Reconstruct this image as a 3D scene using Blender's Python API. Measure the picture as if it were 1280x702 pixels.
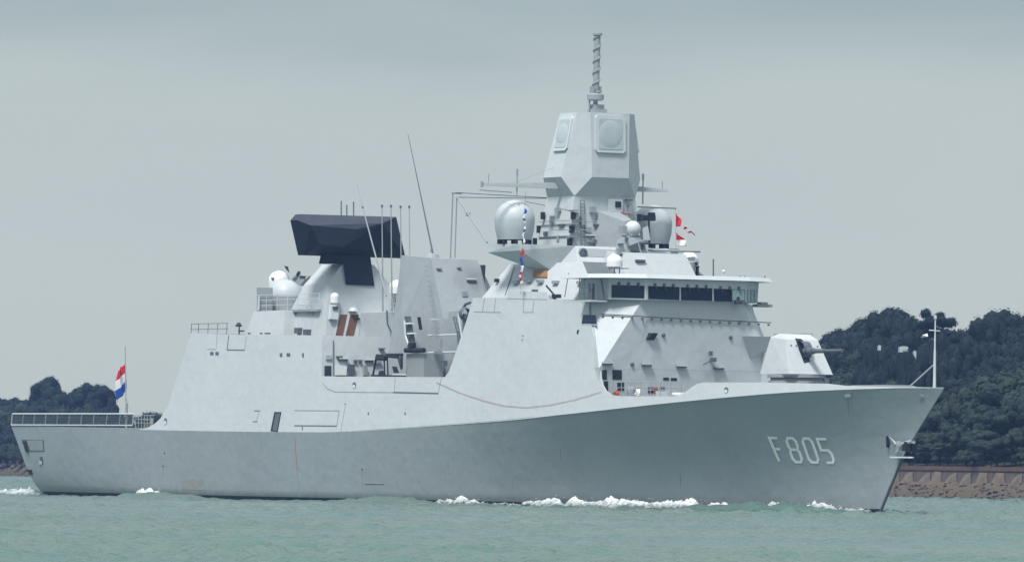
import bpy, bmesh, math, random
import numpy as np
from mathutils import Vector, Matrix, noise as mnoise
from math import sin, cos, tan, atan, atan2, radians, pi, sqrt, exp

for o in list(bpy.data.objects): bpy.data.objects.remove(o)
scene = bpy.context.scene
COL = scene.collection
random.seed(5)

# ------------------------------------------------------------------ camera
# world = ship axes: X forward from the stern, Y to port, Z up, water at 0 (metres)
F = 8725.0; AZ = radians(31); ROLL = radians(0.7); HOR = 574.0; EYE = 4.0
PITCH = atan((HOR - 351) / F)
FWH = Vector((-cos(AZ), sin(AZ), 0)); RTH = Vector((sin(AZ), cos(AZ), 0)); ZUP = Vector((0, 0, 1))
FV = FWH * cos(PITCH) + ZUP * sin(PITCH)
U0 = ZUP * cos(PITCH) - FWH * sin(PITCH)
RV = RTH * cos(ROLL) + U0 * sin(ROLL); UV = U0 * cos(ROLL) - RTH * sin(ROLL)
CAM = Vector((94.5, 0, 0)) - FWH * 590 - RTH * ((765 - 640) / F * 590); CAM.z = EYE
cam_d = bpy.data.cameras.new('camera'); cam = bpy.data.objects.new('camera', cam_d); COL.objects.link(cam)
M3 = Matrix((RV, UV, -FV)).transposed()
cam.matrix_world = Matrix.Translation(CAM) @ M3.to_4x4()
cam_d.sensor_width = 36; cam_d.lens = F / 1280 * 36; cam_d.clip_start = 1; cam_d.clip_end = 20000
scene.camera = cam

# ------------------------------------------------------------------ sky, sun, exposure
SUN_EL = radians(60); SUN_AZ = radians(147)       # azimuth clockwise from +Y
world = bpy.data.worlds.new('World'); scene.world = world; world.use_nodes = True
nt = world.node_tree; nt.nodes.clear()
N = nt.nodes.new; L = nt.links.new
out = N('ShaderNodeOutputWorld'); bg = N('ShaderNodeBackground'); sky = N('ShaderNodeTexSky')
sky.sky_type = 'NISHITA'; sky.sun_disc = False; sky.sun_elevation = SUN_EL; sky.sun_rotation = SUN_AZ
bg.inputs['Strength'].default_value = 0.1
tc = N('ShaderNodeTexCoord'); sx = N('ShaderNodeSeparateXYZ'); L(tc.outputs['Generated'], sx.inputs[0])
mp = N('ShaderNodeMapping'); mp.inputs['Scale'].default_value = (3, 3, 14); L(tc.outputs['Generated'], mp.inputs[0])
nz = N('ShaderNodeTexNoise'); nz.inputs['Scale'].default_value = 3.2; nz.inputs['Detail'].default_value = 4; L(mp.outputs[0], nz.inputs['Vector'])
ma = N('ShaderNodeMath'); ma.operation = 'MULTIPLY_ADD'; ma.inputs[1].default_value = 0.035; L(nz.outputs['Fac'], ma.inputs[0]); L(sx.outputs['Z'], ma.inputs[2])
ramp = N('ShaderNodeValToRGB'); L(ma.outputs[0], ramp.inputs[0])      # overcast layer: pale band low down, greyer above, bright overhead
cr = ramp.color_ramp; cr.interpolation = 'EASE'
SKYC = [(0.0, (5.0, 5.6, 5.35)), (0.04, (5.25, 5.8, 5.6)), (0.065, (4.85, 5.45, 5.35)), (0.095, (3.0, 3.8, 4.0)), (0.3, (4.8, 5.4, 5.7)), (1.0, (9.2, 9.8, 10.0))]
cr.elements[0].position = 0; cr.elements[1].position = 1
for i, (p, c) in enumerate(SKYC):
    e = cr.elements[0] if i == 0 else (cr.elements[-1] if i == len(SKYC) - 1 else cr.elements.new(p))
    e.color = (c[0] / 10, c[1] / 10, c[2] / 10, 1)
mul = N('ShaderNodeVectorMath'); mul.operation = 'SCALE'; mul.inputs['Scale'].default_value = 10; L(ramp.outputs[0], mul.inputs[0])
mix = N('ShaderNodeMix'); mix.data_type = 'RGBA'; mix.inputs[0].default_value = 0.9; L(sky.outputs[0], mix.inputs[6]); L(mul.outputs[0], mix.inputs[7])
L(mix.outputs[2], bg.inputs['Color']); L(bg.outputs[0], out.inputs[0])
sd = bpy.data.lights.new('sun', 'SUN'); sd.energy = 4.0; sd.angle = radians(14); sd.color = (1, 0.975, 0.95)
sun = bpy.data.objects.new('sun', sd); COL.objects.link(sun)
SD = Vector((sin(SUN_AZ) * cos(SUN_EL), cos(SUN_AZ) * cos(SUN_EL), sin(SUN_EL)))
sun.rotation_euler = SD.to_track_quat('Z', 'Y').to_euler(); sun.location = (60, -60, 120)
vs = scene.view_settings; vs.view_transform = 'Standard'; vs.look = 'None'; vs.exposure = 0.12; vs.gamma = 1; vs.use_curve_mapping = False
scene.render.engine = 'CYCLES'

# ------------------------------------------------------------------ helpers
def ray(u, v): return FV + RV * ((u - 640) / F) - UV * ((v - 351) / F)
def P(u, v, x=None, y=None, z=None, pl=None):
    """point of the place seen at photo pixel u,v on a known plane"""
    d = ray(u, v)
    if pl is not None: n, k = Vector(pl[0]), pl[1]
    elif x is not None: n, k = Vector((1, 0, 0)), x
    elif y is not None: n, k = Vector((0, 1, 0)), y
    else: n, k = ZUP, z
    return CAM + d * ((k - CAM.dot(n)) / d.dot(n))
def PD(u, v, dep): return CAM + ray(u, v) * dep
def plane3(a, b, c, off=0.0):
    a, b, c = Vector(a), Vector(b), Vector(c); n = (b - a).cross(c - a).normalized()
    if n.dot(CAM - a) < 0: n = -n
    return (n, a.dot(n) + off)

def principled(name, base, rough=0.6, spec=0.4, metal=0.0):
    m = bpy.data.materials.new(name); m.use_nodes = True
    b = m.node_tree.nodes['Principled BSDF']
    b.inputs['Base Color'].default_value = (*base, 1); b.inputs['Roughness'].default_value = rough
    b.inputs['Specular IOR Level'].default_value = spec; b.inputs['Metallic'].default_value = metal
    return m
def noisy(name, base, rough=0.6, spec=0.4, var=0.15, scale=1.0, bump=0.0, bscale=8, second=None, smask=(0.55, 0.75), stretch=(1, 1, 1), metal=0.0):
    m = principled(name, base, rough, spec, metal); t = m.node_tree; b = t.nodes['Principled BSDF']
    tc = t.nodes.new('ShaderNodeTexCoord'); mp = t.nodes.new('ShaderNodeMapping'); mp.inputs['Scale'].default_value = stretch
    t.links.new(tc.outputs['Object'], mp.inputs[0])
    n = t.nodes.new('ShaderNodeTexNoise'); n.inputs['Scale'].default_value = scale; n.inputs['Detail'].default_value = 6; n.inputs['Roughness'].default_value = 0.65
    t.links.new(mp.outputs[0], n.inputs['Vector'])
    r = t.nodes.new('ShaderNodeValToRGB'); r.color_ramp.elements[0].position = 0.3; r.color_ramp.elements[1].position = 0.7
    lo = [c * (1 - var) for c in base]; hi = [min(1, c * (1 + var)) for c in base]
    r.color_ramp.elements[0].color = (*lo, 1); r.color_ramp.elements[1].color = (*hi, 1)
    t.links.new(n.outputs['Fac'], r.inputs[0]); col = r.outputs[0]
    if second:
        n2 = t.nodes.new('ShaderNodeTexNoise'); n2.inputs['Scale'].default_value = scale * 0.6; n2.inputs['Detail'].default_value = 8
        t.links.new(mp.outputs[0], n2.inputs['Vector'])
        mr = t.nodes.new('ShaderNodeMapRange'); mr.inputs[1].default_value = smask[0]; mr.inputs[2].default_value = smask[1]
        t.links.new(n2.outputs['Fac'], mr.inputs[0])
        mx = t.nodes.new('ShaderNodeMix'); mx.data_type = 'RGBA'; t.links.new(mr.outputs[0], mx.inputs[0]); t.links.new(col, mx.inputs[6]); mx.inputs[7].default_value = (*second, 1)
        col = mx.outputs[2]
    t.links.new(col, b.inputs['Base Color'])
    if bump:
        n3 = t.nodes.new('ShaderNodeTexNoise'); n3.inputs['Scale'].default_value = bscale; n3.inputs['Detail'].default_value = 4
        t.links.new(tc.outputs['Object'], n3.inputs['Vector'])
        bp = t.nodes.new('ShaderNodeBump'); bp.inputs['Strength'].default_value = bump; bp.inputs['Distance'].default_value = 0.1
        t.links.new(n3.outputs['Fac'], bp.inputs['Height']); t.links.new(bp.outputs[0], b.inputs['Normal'])
    return m

def ship_paint(name, base, dirt=0.5):
    """haze-grey paint: faint plate seams, uneven tone, thin vertical weather streaks, shallow plate dishing"""
    m = principled(name, base, 0.55, 0.35); t = m.node_tree; b = t.nodes['Principled BSDF']
    nn = t.nodes.new; ln = t.links.new
    tc = nn('ShaderNodeTexCoord')
    n1 = nn('ShaderNodeTexNoise'); n1.inputs['Scale'].default_value = 0.16; n1.inputs['Detail'].default_value = 5; ln(tc.outputs['Object'], n1.inputs['Vector'])
    mp = nn('ShaderNodeMapping'); mp.inputs['Scale'].default_value = (2.6, 2.6, 0.13); ln(tc.outputs['Object'], mp.inputs[0])
    n2 = nn('ShaderNodeTexNoise'); n2.inputs['Scale'].default_value = 1.0; n2.inputs['Detail'].default_value = 7; n2.inputs['Roughness'].default_value = 0.7; ln(mp.outputs[0], n2.inputs['Vector'])
    n3 = nn('ShaderNodeTexNoise'); n3.inputs['Scale'].default_value = 2.2; n3.inputs['Detail'].default_value = 8; n3.inputs['Roughness'].default_value = 0.75; ln(tc.outputs['Object'], n3.inputs['Vector'])
    def rng(src, a, bb, lo, hi):
        r = nn('ShaderNodeMapRange'); r.inputs[1].default_value = a; r.inputs[2].default_value = bb; r.inputs[3].default_value = lo; r.inputs[4].default_value = hi; ln(src, r.inputs[0]); return r.outputs[0]
    f1 = rng(n1.outputs['Fac'], 0.3, 0.7, 1 - 0.06 * dirt, 1 + 0.06 * dirt)
    f2 = rng(n2.outputs['Fac'], 0.35, 0.72, 1 - 0.045 * dirt, 1 + 0.04 * dirt)
    f3 = rng(n3.outputs['Fac'], 0.3, 0.7, 1 - 0.05 * dirt, 1 + 0.05 * dirt)
    # plate seams: a brick pattern in X,Z
    sp = nn('ShaderNodeSeparateXYZ'); ln(tc.outputs['Object'], sp.inputs[0])
    ad = nn('ShaderNodeMath'); ad.operation = 'ADD'; ln(sp.outputs['X'], ad.inputs[0]); ln(sp.outputs['Y'], ad.inputs[1])
    cb = nn('ShaderNodeCombineXYZ'); ln(ad.outputs[0], cb.inputs['X']); ln(sp.outputs['Z'], cb.inputs['Y'])
    br = nn('ShaderNodeTexBrick'); br.inputs['Scale'].default_value = 1.0; br.inputs['Brick Width'].default_value = 5.5; br.inputs['Row Height'].default_value = 2.3
    br.inputs['Mortar Size'].default_value = 0.018; br.inputs['Mortar Smooth'].default_value = 0.6
    ln(cb.outputs[0], br.inputs['Vector'])
    f4 = rng(br.outputs['Fac'], 0, 1, 1.0, 1 - 0.13 * dirt)
    def mulm(a, c):
        q = nn('ShaderNodeMath'); q.operation = 'MULTIPLY'; ln(a, q.inputs[0]); ln(c, q.inputs[1]); return q.outputs[0]
    f = mulm(mulm(f1, f2), mulm(f3, f4))
    sc = nn('ShaderNodeVectorMath'); sc.operation = 'SCALE'; sc.inputs[0].default_value = base; ln(f, sc.inputs['Scale'])
    # faint rust-brown weeps
    mp2 = nn('ShaderNodeMapping'); mp2.inputs['Scale'].default_value = (4.5, 4.5, 0.3); mp2.inputs['Location'].default_value = (3, 8, 1); ln(tc.outputs['Object'], mp2.inputs[0])
    n5 = nn('ShaderNodeTexNoise'); n5.inputs['Scale'].default_value = 1; n5.inputs['Detail'].default_value = 3; ln(mp2.outputs[0], n5.inputs['Vector'])
    f5 = rng(n5.outputs['Fac'], 0.68, 0.82, 0, 0.28 * dirt)
    mx = nn('ShaderNodeMix'); mx.data_type = 'RGBA'; ln(f5, mx.inputs[0]); ln(sc.outputs[0], mx.inputs[6]); mx.inputs[7].default_value = (0.22, 0.17, 0.13, 1)
    ln(mx.outputs[2], b.inputs['Base Color'])
    g1 = rng(sp.outputs['Z'], 0.4, 1.5, 0.5, 0.0); g2 = rng(n2.outputs['Fac'], 0.35, 0.65, 0.0, 1.0); gg = mulm(g1, g2)
    mg = nn('ShaderNodeMix'); mg.data_type = 'RGBA'; ln(gg, mg.inputs[0]); ln(mx.outputs[2], mg.inputs[6]); mg.inputs[7].default_value = (0.16, 0.165, 0.14, 1); ln(mg.outputs[2], b.inputs['Base Color'])
    n6 = nn('ShaderNodeTexNoise'); n6.inputs['Scale'].default_value = 0.9; n6.inputs['Detail'].default_value = 1; ln(tc.outputs['Object'], n6.inputs['Vector'])
    bp = nn('ShaderNodeBump'); bp.inputs['Strength'].default_value = 0.35; bp.inputs['Distance'].default_value = 0.13; ln(n6.outputs['Fac'], bp.inputs['Height'])
    ln(bp.outputs[0], b.inputs['Normal'])
    return m

HULLC = (0.30, 0.345, 0.36)
M = dict(
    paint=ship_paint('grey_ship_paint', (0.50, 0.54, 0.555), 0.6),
    hullp=ship_paint('shaded_hull_grey', (0.325, 0.365, 0.385), 0.85),  # ship grey darkened below the knuckle; shade under the flare put into the colour
    boot=noisy('black_boot_topping', (0.012, 0.016, 0.024), 0.5, 0.4, 0.3, 0.8),
    deck=noisy('deck_grey', (0.13, 0.15, 0.16), 0.8, 0.2, 0.15, 0.7),
    mid=ship_paint('mid_grey_fittings', (0.30, 0.33, 0.345), 0.7),
    dgrey=noisy('dark_grey_metal', (0.10, 0.12, 0.14), 0.6, 0.4, 0.2, 3),
    dark=noisy('near_black_fittings', (0.018, 0.022, 0.03), 0.55, 0.4, 0.3, 3),
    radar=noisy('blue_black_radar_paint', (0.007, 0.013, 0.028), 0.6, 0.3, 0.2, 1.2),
    radar_lit=noisy('blue_black_radar_lit', (0.032, 0.042, 0.062), 0.6, 0.35, 0.15, 1.2),  # lighter copy of the radar paint: daylight on upward facets put into the colour
    white=noisy('white_gel_coat', (0.78, 0.8, 0.8), 0.4, 0.4, 0.05, 1.5),
    dome=noisy('pale_grey_gel_coat', (0.47, 0.52, 0.54), 0.45, 0.4, 0.06, 1.0),
    disc=noisy('pale_radar_window', (0.43, 0.5, 0.51), 0.4, 0.4, 0.04, 1.0),
    frame=noisy('panel_frame_grey', (0.56, 0.6, 0.62), 0.5, 0.4, 0.05, 1.0),
    glass=noisy('dark_bridge_glass', (0.008, 0.016, 0.035), 0.12, 0.5, 0.3, 0.8),
    glass_sky=noisy('bridge_glass_sky', (0.33, 0.46, 0.46), 0.15, 0.5, 0.15, 1.5),  # sky showing through the far windows, painted into the pane colour
    num=noisy('white_number_paint', (0.8, 0.82, 0.82), 0.5, 0.4, 0.06, 2),
    red=noisy('red_cloth', (0.55, 0.03, 0.045), 0.8, 0.2, 0.12, 3), wcloth=noisy('white_cloth', (0.8, 0.8, 0.82), 0.8, 0.2, 0.05, 3),
    blue=noisy('blue_cloth', (0.03, 0.09, 0.38), 0.8, 0.2, 0.12, 3),
    wood=noisy('brown_panel', (0.16, 0.085, 0.055), 0.7, 0.3, 0.25, 2.5),
    tan=noisy('tan_panel', (0.36, 0.19, 0.08), 0.7, 0.3, 0.2, 3),
    rope=noisy('red_rope', (0.42, 0.2, 0.2), 0.8, 0.2, 0.2, 6),
    orange=noisy('orange_vest', (0.42, 0.12, 0.07), 0.8, 0.2, 0.15, 6), navy=noisy('navy_cloth', (0.02, 0.03, 0.07), 0.9, 0.2, 0.2, 6), skin=noisy('skin', (0.5, 0.3, 0.22), 0.6, 0.3, 0.1, 6),
    rust=noisy('rust_weep', (0.31, 0.315, 0.30), 0.8, 0.2, 0.2, 3.0),
    patch=noisy('primer_patch_paint', (0.30, 0.32, 0.31), 0.6, 0.3, 0.15, 2.0, second=(0.25, 0.24, 0.22)),
    bark=noisy('bark', (0.07, 0.055, 0.045), 0.9, 0.1, 0.3, 3),
)

OFF = Vector((72, 0, 0))
def finish(o, name, label=None, cat=None, group=None, kind=None):
    if label: o['label'] = label
    if cat: o['category'] = cat
    if group: o['group'] = group
    if kind: o['kind'] = kind
    return o
def empty(name, loc=(0, 0, 0), **k):
    o = bpy.data.objects.new(name, None); COL.objects.link(o); o.location = loc; o.empty_display_size = 1
    return finish(o, name, **k)
SHIP = empty('naval_frigate', OFF, label='long grey naval frigate with F805 on its bow steaming past the wooded shore', cat='warship')

def link(name, bm, mats, parent=SHIP, smooth=False, **k):
    me = bpy.data.meshes.new(name)
    bmesh.ops.recalc_face_normals(bm, faces=bm.faces)
    bm.to_mesh(me); bm.free()
    if not isinstance(mats, (list, tuple)): mats = [mats]
    for m in mats: me.materials.append(M[m] if isinstance(m, str) else m)
    if smooth:
        for p in me.polygons: p.use_smooth = True
        try: me.set_sharp_from_angle(angle=radians(35))
        except Exception: pass
    o = bpy.data.objects.new(name, me); COL.objects.link(o)
    if parent is not None:
        o.parent = parent
        if parent is SHIP: o.location = -OFF
    return finish(o, name, **k)

def deck_tops(o):
    me = o.data
    if len(me.materials) < 2: me.materials.append(M['deck'])
    for p in me.polygons:
        if p.normal.z > .8: p.material_index = 1
    return o

class MB:
    def __init__(s): s.bm = bmesh.new(); s.mi = 0
    def face(s, pts):
        vs_ = [s.bm.verts.new(p) for p in pts]; f = s.bm.faces.new(vs_); f.material_index = s.mi; return s
    def box(s, c, d, rot=None):
        r = bmesh.ops.create_cube(s.bm, size=1.0)
        m = Matrix.Translation(c) @ ((rot.to_4x4()) if rot is not None else Matrix.Identity(4)) @ Matrix.Diagonal((*d, 1))
        bmesh.ops.transform(s.bm, matrix=m, verts=r['verts'])
        for v in r['verts']:
            for f in v.link_faces: f.material_index = s.mi
        return s
    def bx(s, x0, x1, y0, y1, z0, z1): return s.box(((x0 + x1) / 2, (y0 + y1) / 2, (z0 + z1) / 2), (abs(x1 - x0), abs(y1 - y0), abs(z1 - z0)))
    def hull(s, pts):
        vs_ = [s.bm.verts.new(p) for p in pts]
        before = set(s.bm.faces)
        r = bmesh.ops.convex_hull(s.bm, input=vs_)
        junk = [g for g in r['geom_interior'] if isinstance(g, bmesh.types.BMVert)] + [g for g in r['geom_unused'] if isinstance(g, bmesh.types.BMVert)]
        if junk: bmesh.ops.delete(s.bm, geom=list(set(junk)), context='VERTS')
        nf = [f for f in s.bm.faces if f not in before]
        for f in nf: f.material_index = s.mi
        bmesh.ops.dissolve_limit(s.bm, angle_limit=radians(1.0), verts=list({v for f in nf for v in f.verts}), edges=list({e for f in nf for e in f.edges}))
        return s
    def prism(s, pts, vec):
        """polygon swept along vec"""
        vec = Vector(vec); a = [s.bm.verts.new(p) for p in pts]; b = [s.bm.verts.new(Vector(p) + vec) for p in pts]; n = len(a)
        fs = [s.bm.faces.new(a), s.bm.faces.new(b[::-1])]
        for i in range(n): fs.append(s.bm.faces.new((a[i], b[i], b[(i + 1) % n], a[(i + 1) % n])))
        for f in fs: f.material_index = s.mi
        return s
    def tube(s, a, b, r, r2=None, seg=8):
        a, b = Vector(a), Vector(b); d = b - a
        if d.length < 1e-6: return s
        q = d.to_track_quat('Z', 'Y').to_matrix().to_4x4()
        g = bmesh.ops.create_cone(s.bm, cap_ends=True, segments=seg, radius1=r, radius2=r if r2 is None else r2, depth=d.length, matrix=Matrix.Translation((a + b) / 2) @ q)
        for v in g['verts']:
            for f in v.link_faces: f.material_index = s.mi
        return s
    def path(s, pts, r, seg=6):
        for i in range(len(pts) - 1): s.tube(pts[i], pts[i + 1], r, seg=seg)
        return s
    def lathe(s, c, prof, seg=32, axis='Z', rot=None):
        c = Vector(c); rings = []
        R = rot if rot is not None else Matrix.Identity(3)
        for r, h in prof:
            if r < 1e-4: rings.append([s.bm.verts.new(c + R @ Vector((0, 0, h)))])
            else: rings.append([s.bm.verts.new(c + R @ Vector((r * cos(2 * pi * i / seg), r * sin(2 * pi * i / seg), h))) for i in range(seg)])
        for a, b in zip(rings, rings[1:]):
            for i in range(seg):
                j = (i + 1) % seg
                if len(a) == 1 and len(b) == 1: continue
                if len(a) == 1: f = s.bm.faces.new((a[0], b[i], b[j]))
                elif len(b) == 1: f = s.bm.faces.new((a[i], b[0], a[j]))
                else: f = s.bm.faces.new((a[i], b[i], b[j], a[j]))
                f.material_index = s.mi
        return s
    def build(s, name, mats, parent=SHIP, smooth=False, **k): return link(name, s.bm, mats, parent, smooth, **k)

def decal(name, pix, surf, mat, parent=SHIP, th=0.03, **k):
    """thin plate following a surface; pix = outline in photo pixels, surf maps pixel -> (point, normal)"""
    b = MB(); a = []; c = []
    for u, v in pix:
        p, n = surf(u, v); a.append(p - n * 0.02); c.append(p + n * th)
    A = [b.bm.verts.new(p) for p in a]; B = [b.bm.verts.new(p) for p in c]; n = len(A)
    b.bm.faces.new(A[::-1]); b.bm.faces.new(B)
    for i in range(n): b.bm.faces.new((A[i], A[(i + 1) % n], B[(i + 1) % n], B[i]))
    return b.build(name, mat, parent, **k)
def on_plane(pl):
    n = Vector(pl[0]).normalized()
    if n.dot(CAM - n * pl[1]) < 0: pass
    return lambda u, v: (P(u, v, pl=pl), n if n.dot(FV) < 0 else -n)
def rect(u0, v0, u1, v1, slope=0.0, lean=0.0):
    """pixel rectangle; slope = dv/du along top, lean = du for the bottom edge"""
    d = (u1 - u0) * slope
    return [(u0, v0), (u1, v0 + d), (u1 + lean, v1 + d), (u0 + lean, v1)]
# ------------------------------------------------------------------ hull form
KZ = [(0, 6.62), (15.5, 6.5), (29, 6.31), (46.7, 6.2), (65.5, 6.2), (78, 6.65), (94, 7.29), (107.4, 8.1), (118.7, 8.9), (129.3, 9.62), (135.5, 9.88), (140, 10.0), (144.1, 10.03)]
def lerp_tab(t, x):
    if x <= t[0][0]: return t[0][1]
    for (a, b), (c, d) in zip(t, t[1:]):
        if x <= c: return b + (d - b) * (x - a) / (c - a)
    return t[-1][1]
def smooth_tab(t, x, w=3.0): return (lerp_tab(t, x - w) + 2 * lerp_tab(t, x) + lerp_tab(t, x + w)) / 4 if x < 138 else lerp_tab(t, x)
def zk(X): return smooth_tab(KZ, X)
def bk(X):
    if X < 97.5: return 9.4 - 0.8 * max(0, (20 - X) / 20) ** 1.5
    return 9.4 * (1 - min(1, ((X - 97.5) / 46.6)) ** 2.2)
def xbow(z):
    t = [(-1.6, 134.3), (-0.03, 135.2), (2.08, 136.63), (4.82, 138.6), (7.48, 141.35), (10.03, 144.1)]
    return lerp_tab(t, z)
def xstern(z):
    t = [(-1.6, 6.2), (-0.04, 3.8), (1.32, 2.7), (2.98, 1.75), (4.87, 0.89), (6.62, -0.1)]
    return lerp_tab(t, z)
def b0(s):
    """half-breadth at the waterline, s = 0 stern .. 1 stem"""
    if s < 0.45: return 8.55 - 2.1 * max(0, (0.2 - s) / 0.2) ** 1.8
    return 8.55 * (1 - ((s - 0.45) / 0.55) ** 1.75)
def hb(X, z):
    xb, xs = xbow(z), xstern(z)
    s = min(1, max(0, (X - xs) / (xb - xs)))
    kk = zk(X); t = max(0, min(1, z / kk))
    Xk = -0.1 + s * 144.2
    w0 = b0(s); wk = bk(max(0, Xk)); pw = 1.0 + 0.55 * max(0, s - 0.5) * 2
    if s < 0.25: pw = 1.0 - 0.58 * (0.25 - s) / 0.25
    v = w0 + (wk - w0) * t ** pw
    if z < 0: v *= max(0.1, 1 + z * 0.12)
    return v
TUM = 0.13
def yskin(X, z): return bk(X) - TUM * (z - zk(X))
def H_at(u, v):
    """lower hull surface under a pixel"""
    X = 120.0; p = None
    p = P(u, v, y=-5)
    for i in range(60):
        y = -hb(p.x, p.z); q = P(u, v, y=y); p = p.lerp(q, 0.6)
    e = 0.2
    dx = (hb(p.x + e, p.z) - hb(p.x - e, p.z)) / (2 * e); dz = (hb(p.x, p.z + e) - hb(p.x, p.z - e)) / (2 * e)
    return p, Vector((-dx, -1, -dz)).normalized() * 1.0
def S_at(u, v):
    """upper side plating under a pixel"""
    p = P(u, v, y=-8.5)
    for i in range(60):
        q = P(u, v, y=-yskin(p.x, p.z)); p = p.lerp(q, 0.6)
    e = 0.3; dx = (yskin(p.x + e, p.z) - yskin(p.x - e, p.z)) / (2 * e)
    return p, Vector((-dx, -1, TUM)).normalized()

# hull shell below the knuckle
def build_hull():
    bm = bmesh.new(); NS = 150; 
    NL = 12; rows = []
    for i in range(NS + 1):
        s = i / NS; s = s if s < 0.9 else s
        row = []
        for j in range(NL):
            if j == 0: z = -1.5
            elif j == 1: z = 0.45
            else: z = None
            if z is None:
                Xk = -0.1 + s * 144.2; k = zk(Xk); z = 0.45 + (k - 0.45) * (j - 1) / (NL - 2)
            X = xstern(z) + (xbow(z) - xstern(z)) * s
            y = hb(X, z) if i < NS else 0.0
            if i == NS: y = 0.04
            row.append((X, y, z))
        rows.append(row)
    grid = {}
    for sg in (-1, 1):
        g = [[bm.verts.new((x, sg * y, z)) for x, y, z in r] for r in rows]; grid[sg] = g
        for i in range(NS):
            for j in range(NL - 1):
                f = bm.faces.new((g[i][j], g[i + 1][j], g[i + 1][j + 1], g[i][j + 1])); f.material_index = 1 if j == 0 else 0
    a, b = grid[-1], grid[1]
    for j in range(NL - 1):
        f = bm.faces.new((a[0][j], b[0][j], b[0][j + 1], a[0][j + 1])); f.material_index = 1 if j == 0 else 0
        f = bm.faces.new((a[NS][j], b[NS][j], b[NS][j + 1], a[NS][j + 1])); f.material_index = 1 if j == 0 else 0
    for i in range(NS):
        f = bm.faces.new((a[i][NL - 1], a[i + 1][NL - 1], b[i + 1][NL - 1], b[i][NL - 1])); f.material_index = 2
        f = bm.faces.new((a[i][0], a[i + 1][0], b[i + 1][0], b[i][0])); f.material_index = 1
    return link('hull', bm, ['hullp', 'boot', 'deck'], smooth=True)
build_hull()

# upper plating: top edge height along X on each range
def skin_block(name, tab, cap_drop=0.0, capmat=1, step=0.6, mats=('paint', 'deck')):
    xs = []
    for (a, _), (b, _) in zip(tab, tab[1:]):
        n = max(1, int((b - a) / step)); xs += [a + (b - a) * k / n for k in range(n)]
    xs.append(tab[-1][0])
    bm = bmesh.new(); prev = None
    for X in xs:
        zt = lerp_tab(tab, X); z0 = zk(X) + 0.0
        zt = max(zt, z0 + 0.02)
        ring = []
        for sg in (-1, 1):
            ring.append([bm.verts.new((X, sg * yskin(X, z0 + (zt - z0) * q / 3), z0 + (zt - z0) * q / 3)) for q in range(4)])
        if prev:
            for sgi in (0, 1):
                for q in range(3): bm.faces.new((prev[sgi][q], ring[sgi][q], ring[sgi][q + 1], prev[sgi][q + 1]))
            f = bm.faces.new((prev[0][3], ring[0][3], ring[1][3], prev[1][3]))
            slope = abs(prev[0][3].co.z - ring[0][3].co.z) / max(1e-3, abs(prev[0][3].co.x - ring[0][3].co.x))
            f.material_index = capmat if slope < 0.3 else 0
        else:
            for q in range(3): bm.faces.new((ring[0][q], ring[1][q], ring[1][q + 1], ring[0][q + 1]))
        prev = ring
    for q in range(3): bm.faces.new((prev[0][q], prev[1][q], prev[1][q + 1], prev[0][q + 1]))
    return link(name, bm, list(mats), smooth=True)
skin_block('hangar', [(27.3, 6.34), (28.9, 6.5), (30.2, 6.85), (31.3, 7.4), (32.5, 8.7), (35.05, 15.17), (44, 14.95), (59.5, 14.73), (60.3, 11.13)], capmat=1)
skin_block('boat_deck', [(60.3, 11.12), (70, 11.05), (81.9, 10.97)], capmat=1)
skin_block('deckhouse', [(81.9, 10.97), (82.5, 11.5), (83.22, 13.08), (84.25, 15.47), (85.04, 17.71), (92, 17.62), (100, 17.35), (103.9, 17.2)], capmat=1)
# forward end of the deckhouse: side plating down to the bulwark curve, then the angled bridge front
def bulwark():
    tab = [(103.9, 17.2), (104.2, 15.93), (105.5, 14.0), (106.8, 11.61), (107.05, 10.9), (107.35, 10.3), (108.0, 9.75), (108.8, 9.4), (110, 9.3), (117.1, 9.3), (118.1, 9.5), (118.9, 9.95), (119.6, 10.3), (120.4, 10.42), (127, 10.42), (133.5, 10.33), (135.2, 10.18), (139.5, 10.1), (144.05, 10.06)]
    bm = bmesh.new(); xs = []
    for (a, _), (b, _) in zip(tab, tab[1:]):
        n = max(1, int((b - a) / 0.5)); xs += [a + (b - a) * k / n for k in range(n)]
    xs.append(144.05)
    for sg in (-1, 1):
        prev = None
        for X in xs:
            zt = lerp_tab(tab, X); z0 = zk(X); zt = max(zt, z0 + 0.03); th = 0.09
            o0 = bk(X); o1 = bk(X) - TUM * (zt - z0)
            r = [bm.verts.new(p) for p in ((X, sg * max(0.02, o0), z0), (X, sg * max(0.015, o1), zt), (X, sg * max(0.008, o1 - th), zt), (X, sg * max(0.0, o0 - th), z0))]
            if prev:
                for q in range(3): bm.faces.new((prev[q], r[q], r[q + 1], prev[q + 1]))
            prev = r
    return link('bulwark', bm, 'paint', smooth=True)
bulwark()

# bridge front block
Ft, Fb = 107.15, 106.9
B1 = (Fb, -8.84, 11.6); B2 = (Fb, 8.84, 11.6)
T1 = (Ft, -4.85, 17.32); T2 = (Ft, 4.85, 17.32)
C1 = (103.95, -7.86, 17.25); C2 = (103.95, 7.86, 17.25)
fb = MB()
fb.hull([B1, B2, T1, T2, C1, C2, (100, -7.5, 17.2), (100, 7.5, 17.2), (100, -8.0, 11.6), (100, 8.0, 11.6)])
fb.hull([(Fb - .002, -8.83, 11.59), (Fb - .002, 8.83, 11.59), (100.1, -7.9, 11.59), (100.1, 7.9, 11.59), (Fb - .2, -8.75, 8.1), (Fb - .2, 8.75, 8.1), (100.1, -7.9, 8.1), (100.1, 7.9, 8.1)])
fb.build('bridge_block', 'paint')
FRONT = plane3(T1, T2, B1); CHAM = plane3(T1, C1, B1)
SIDEUP = on_plane(CHAM)

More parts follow.
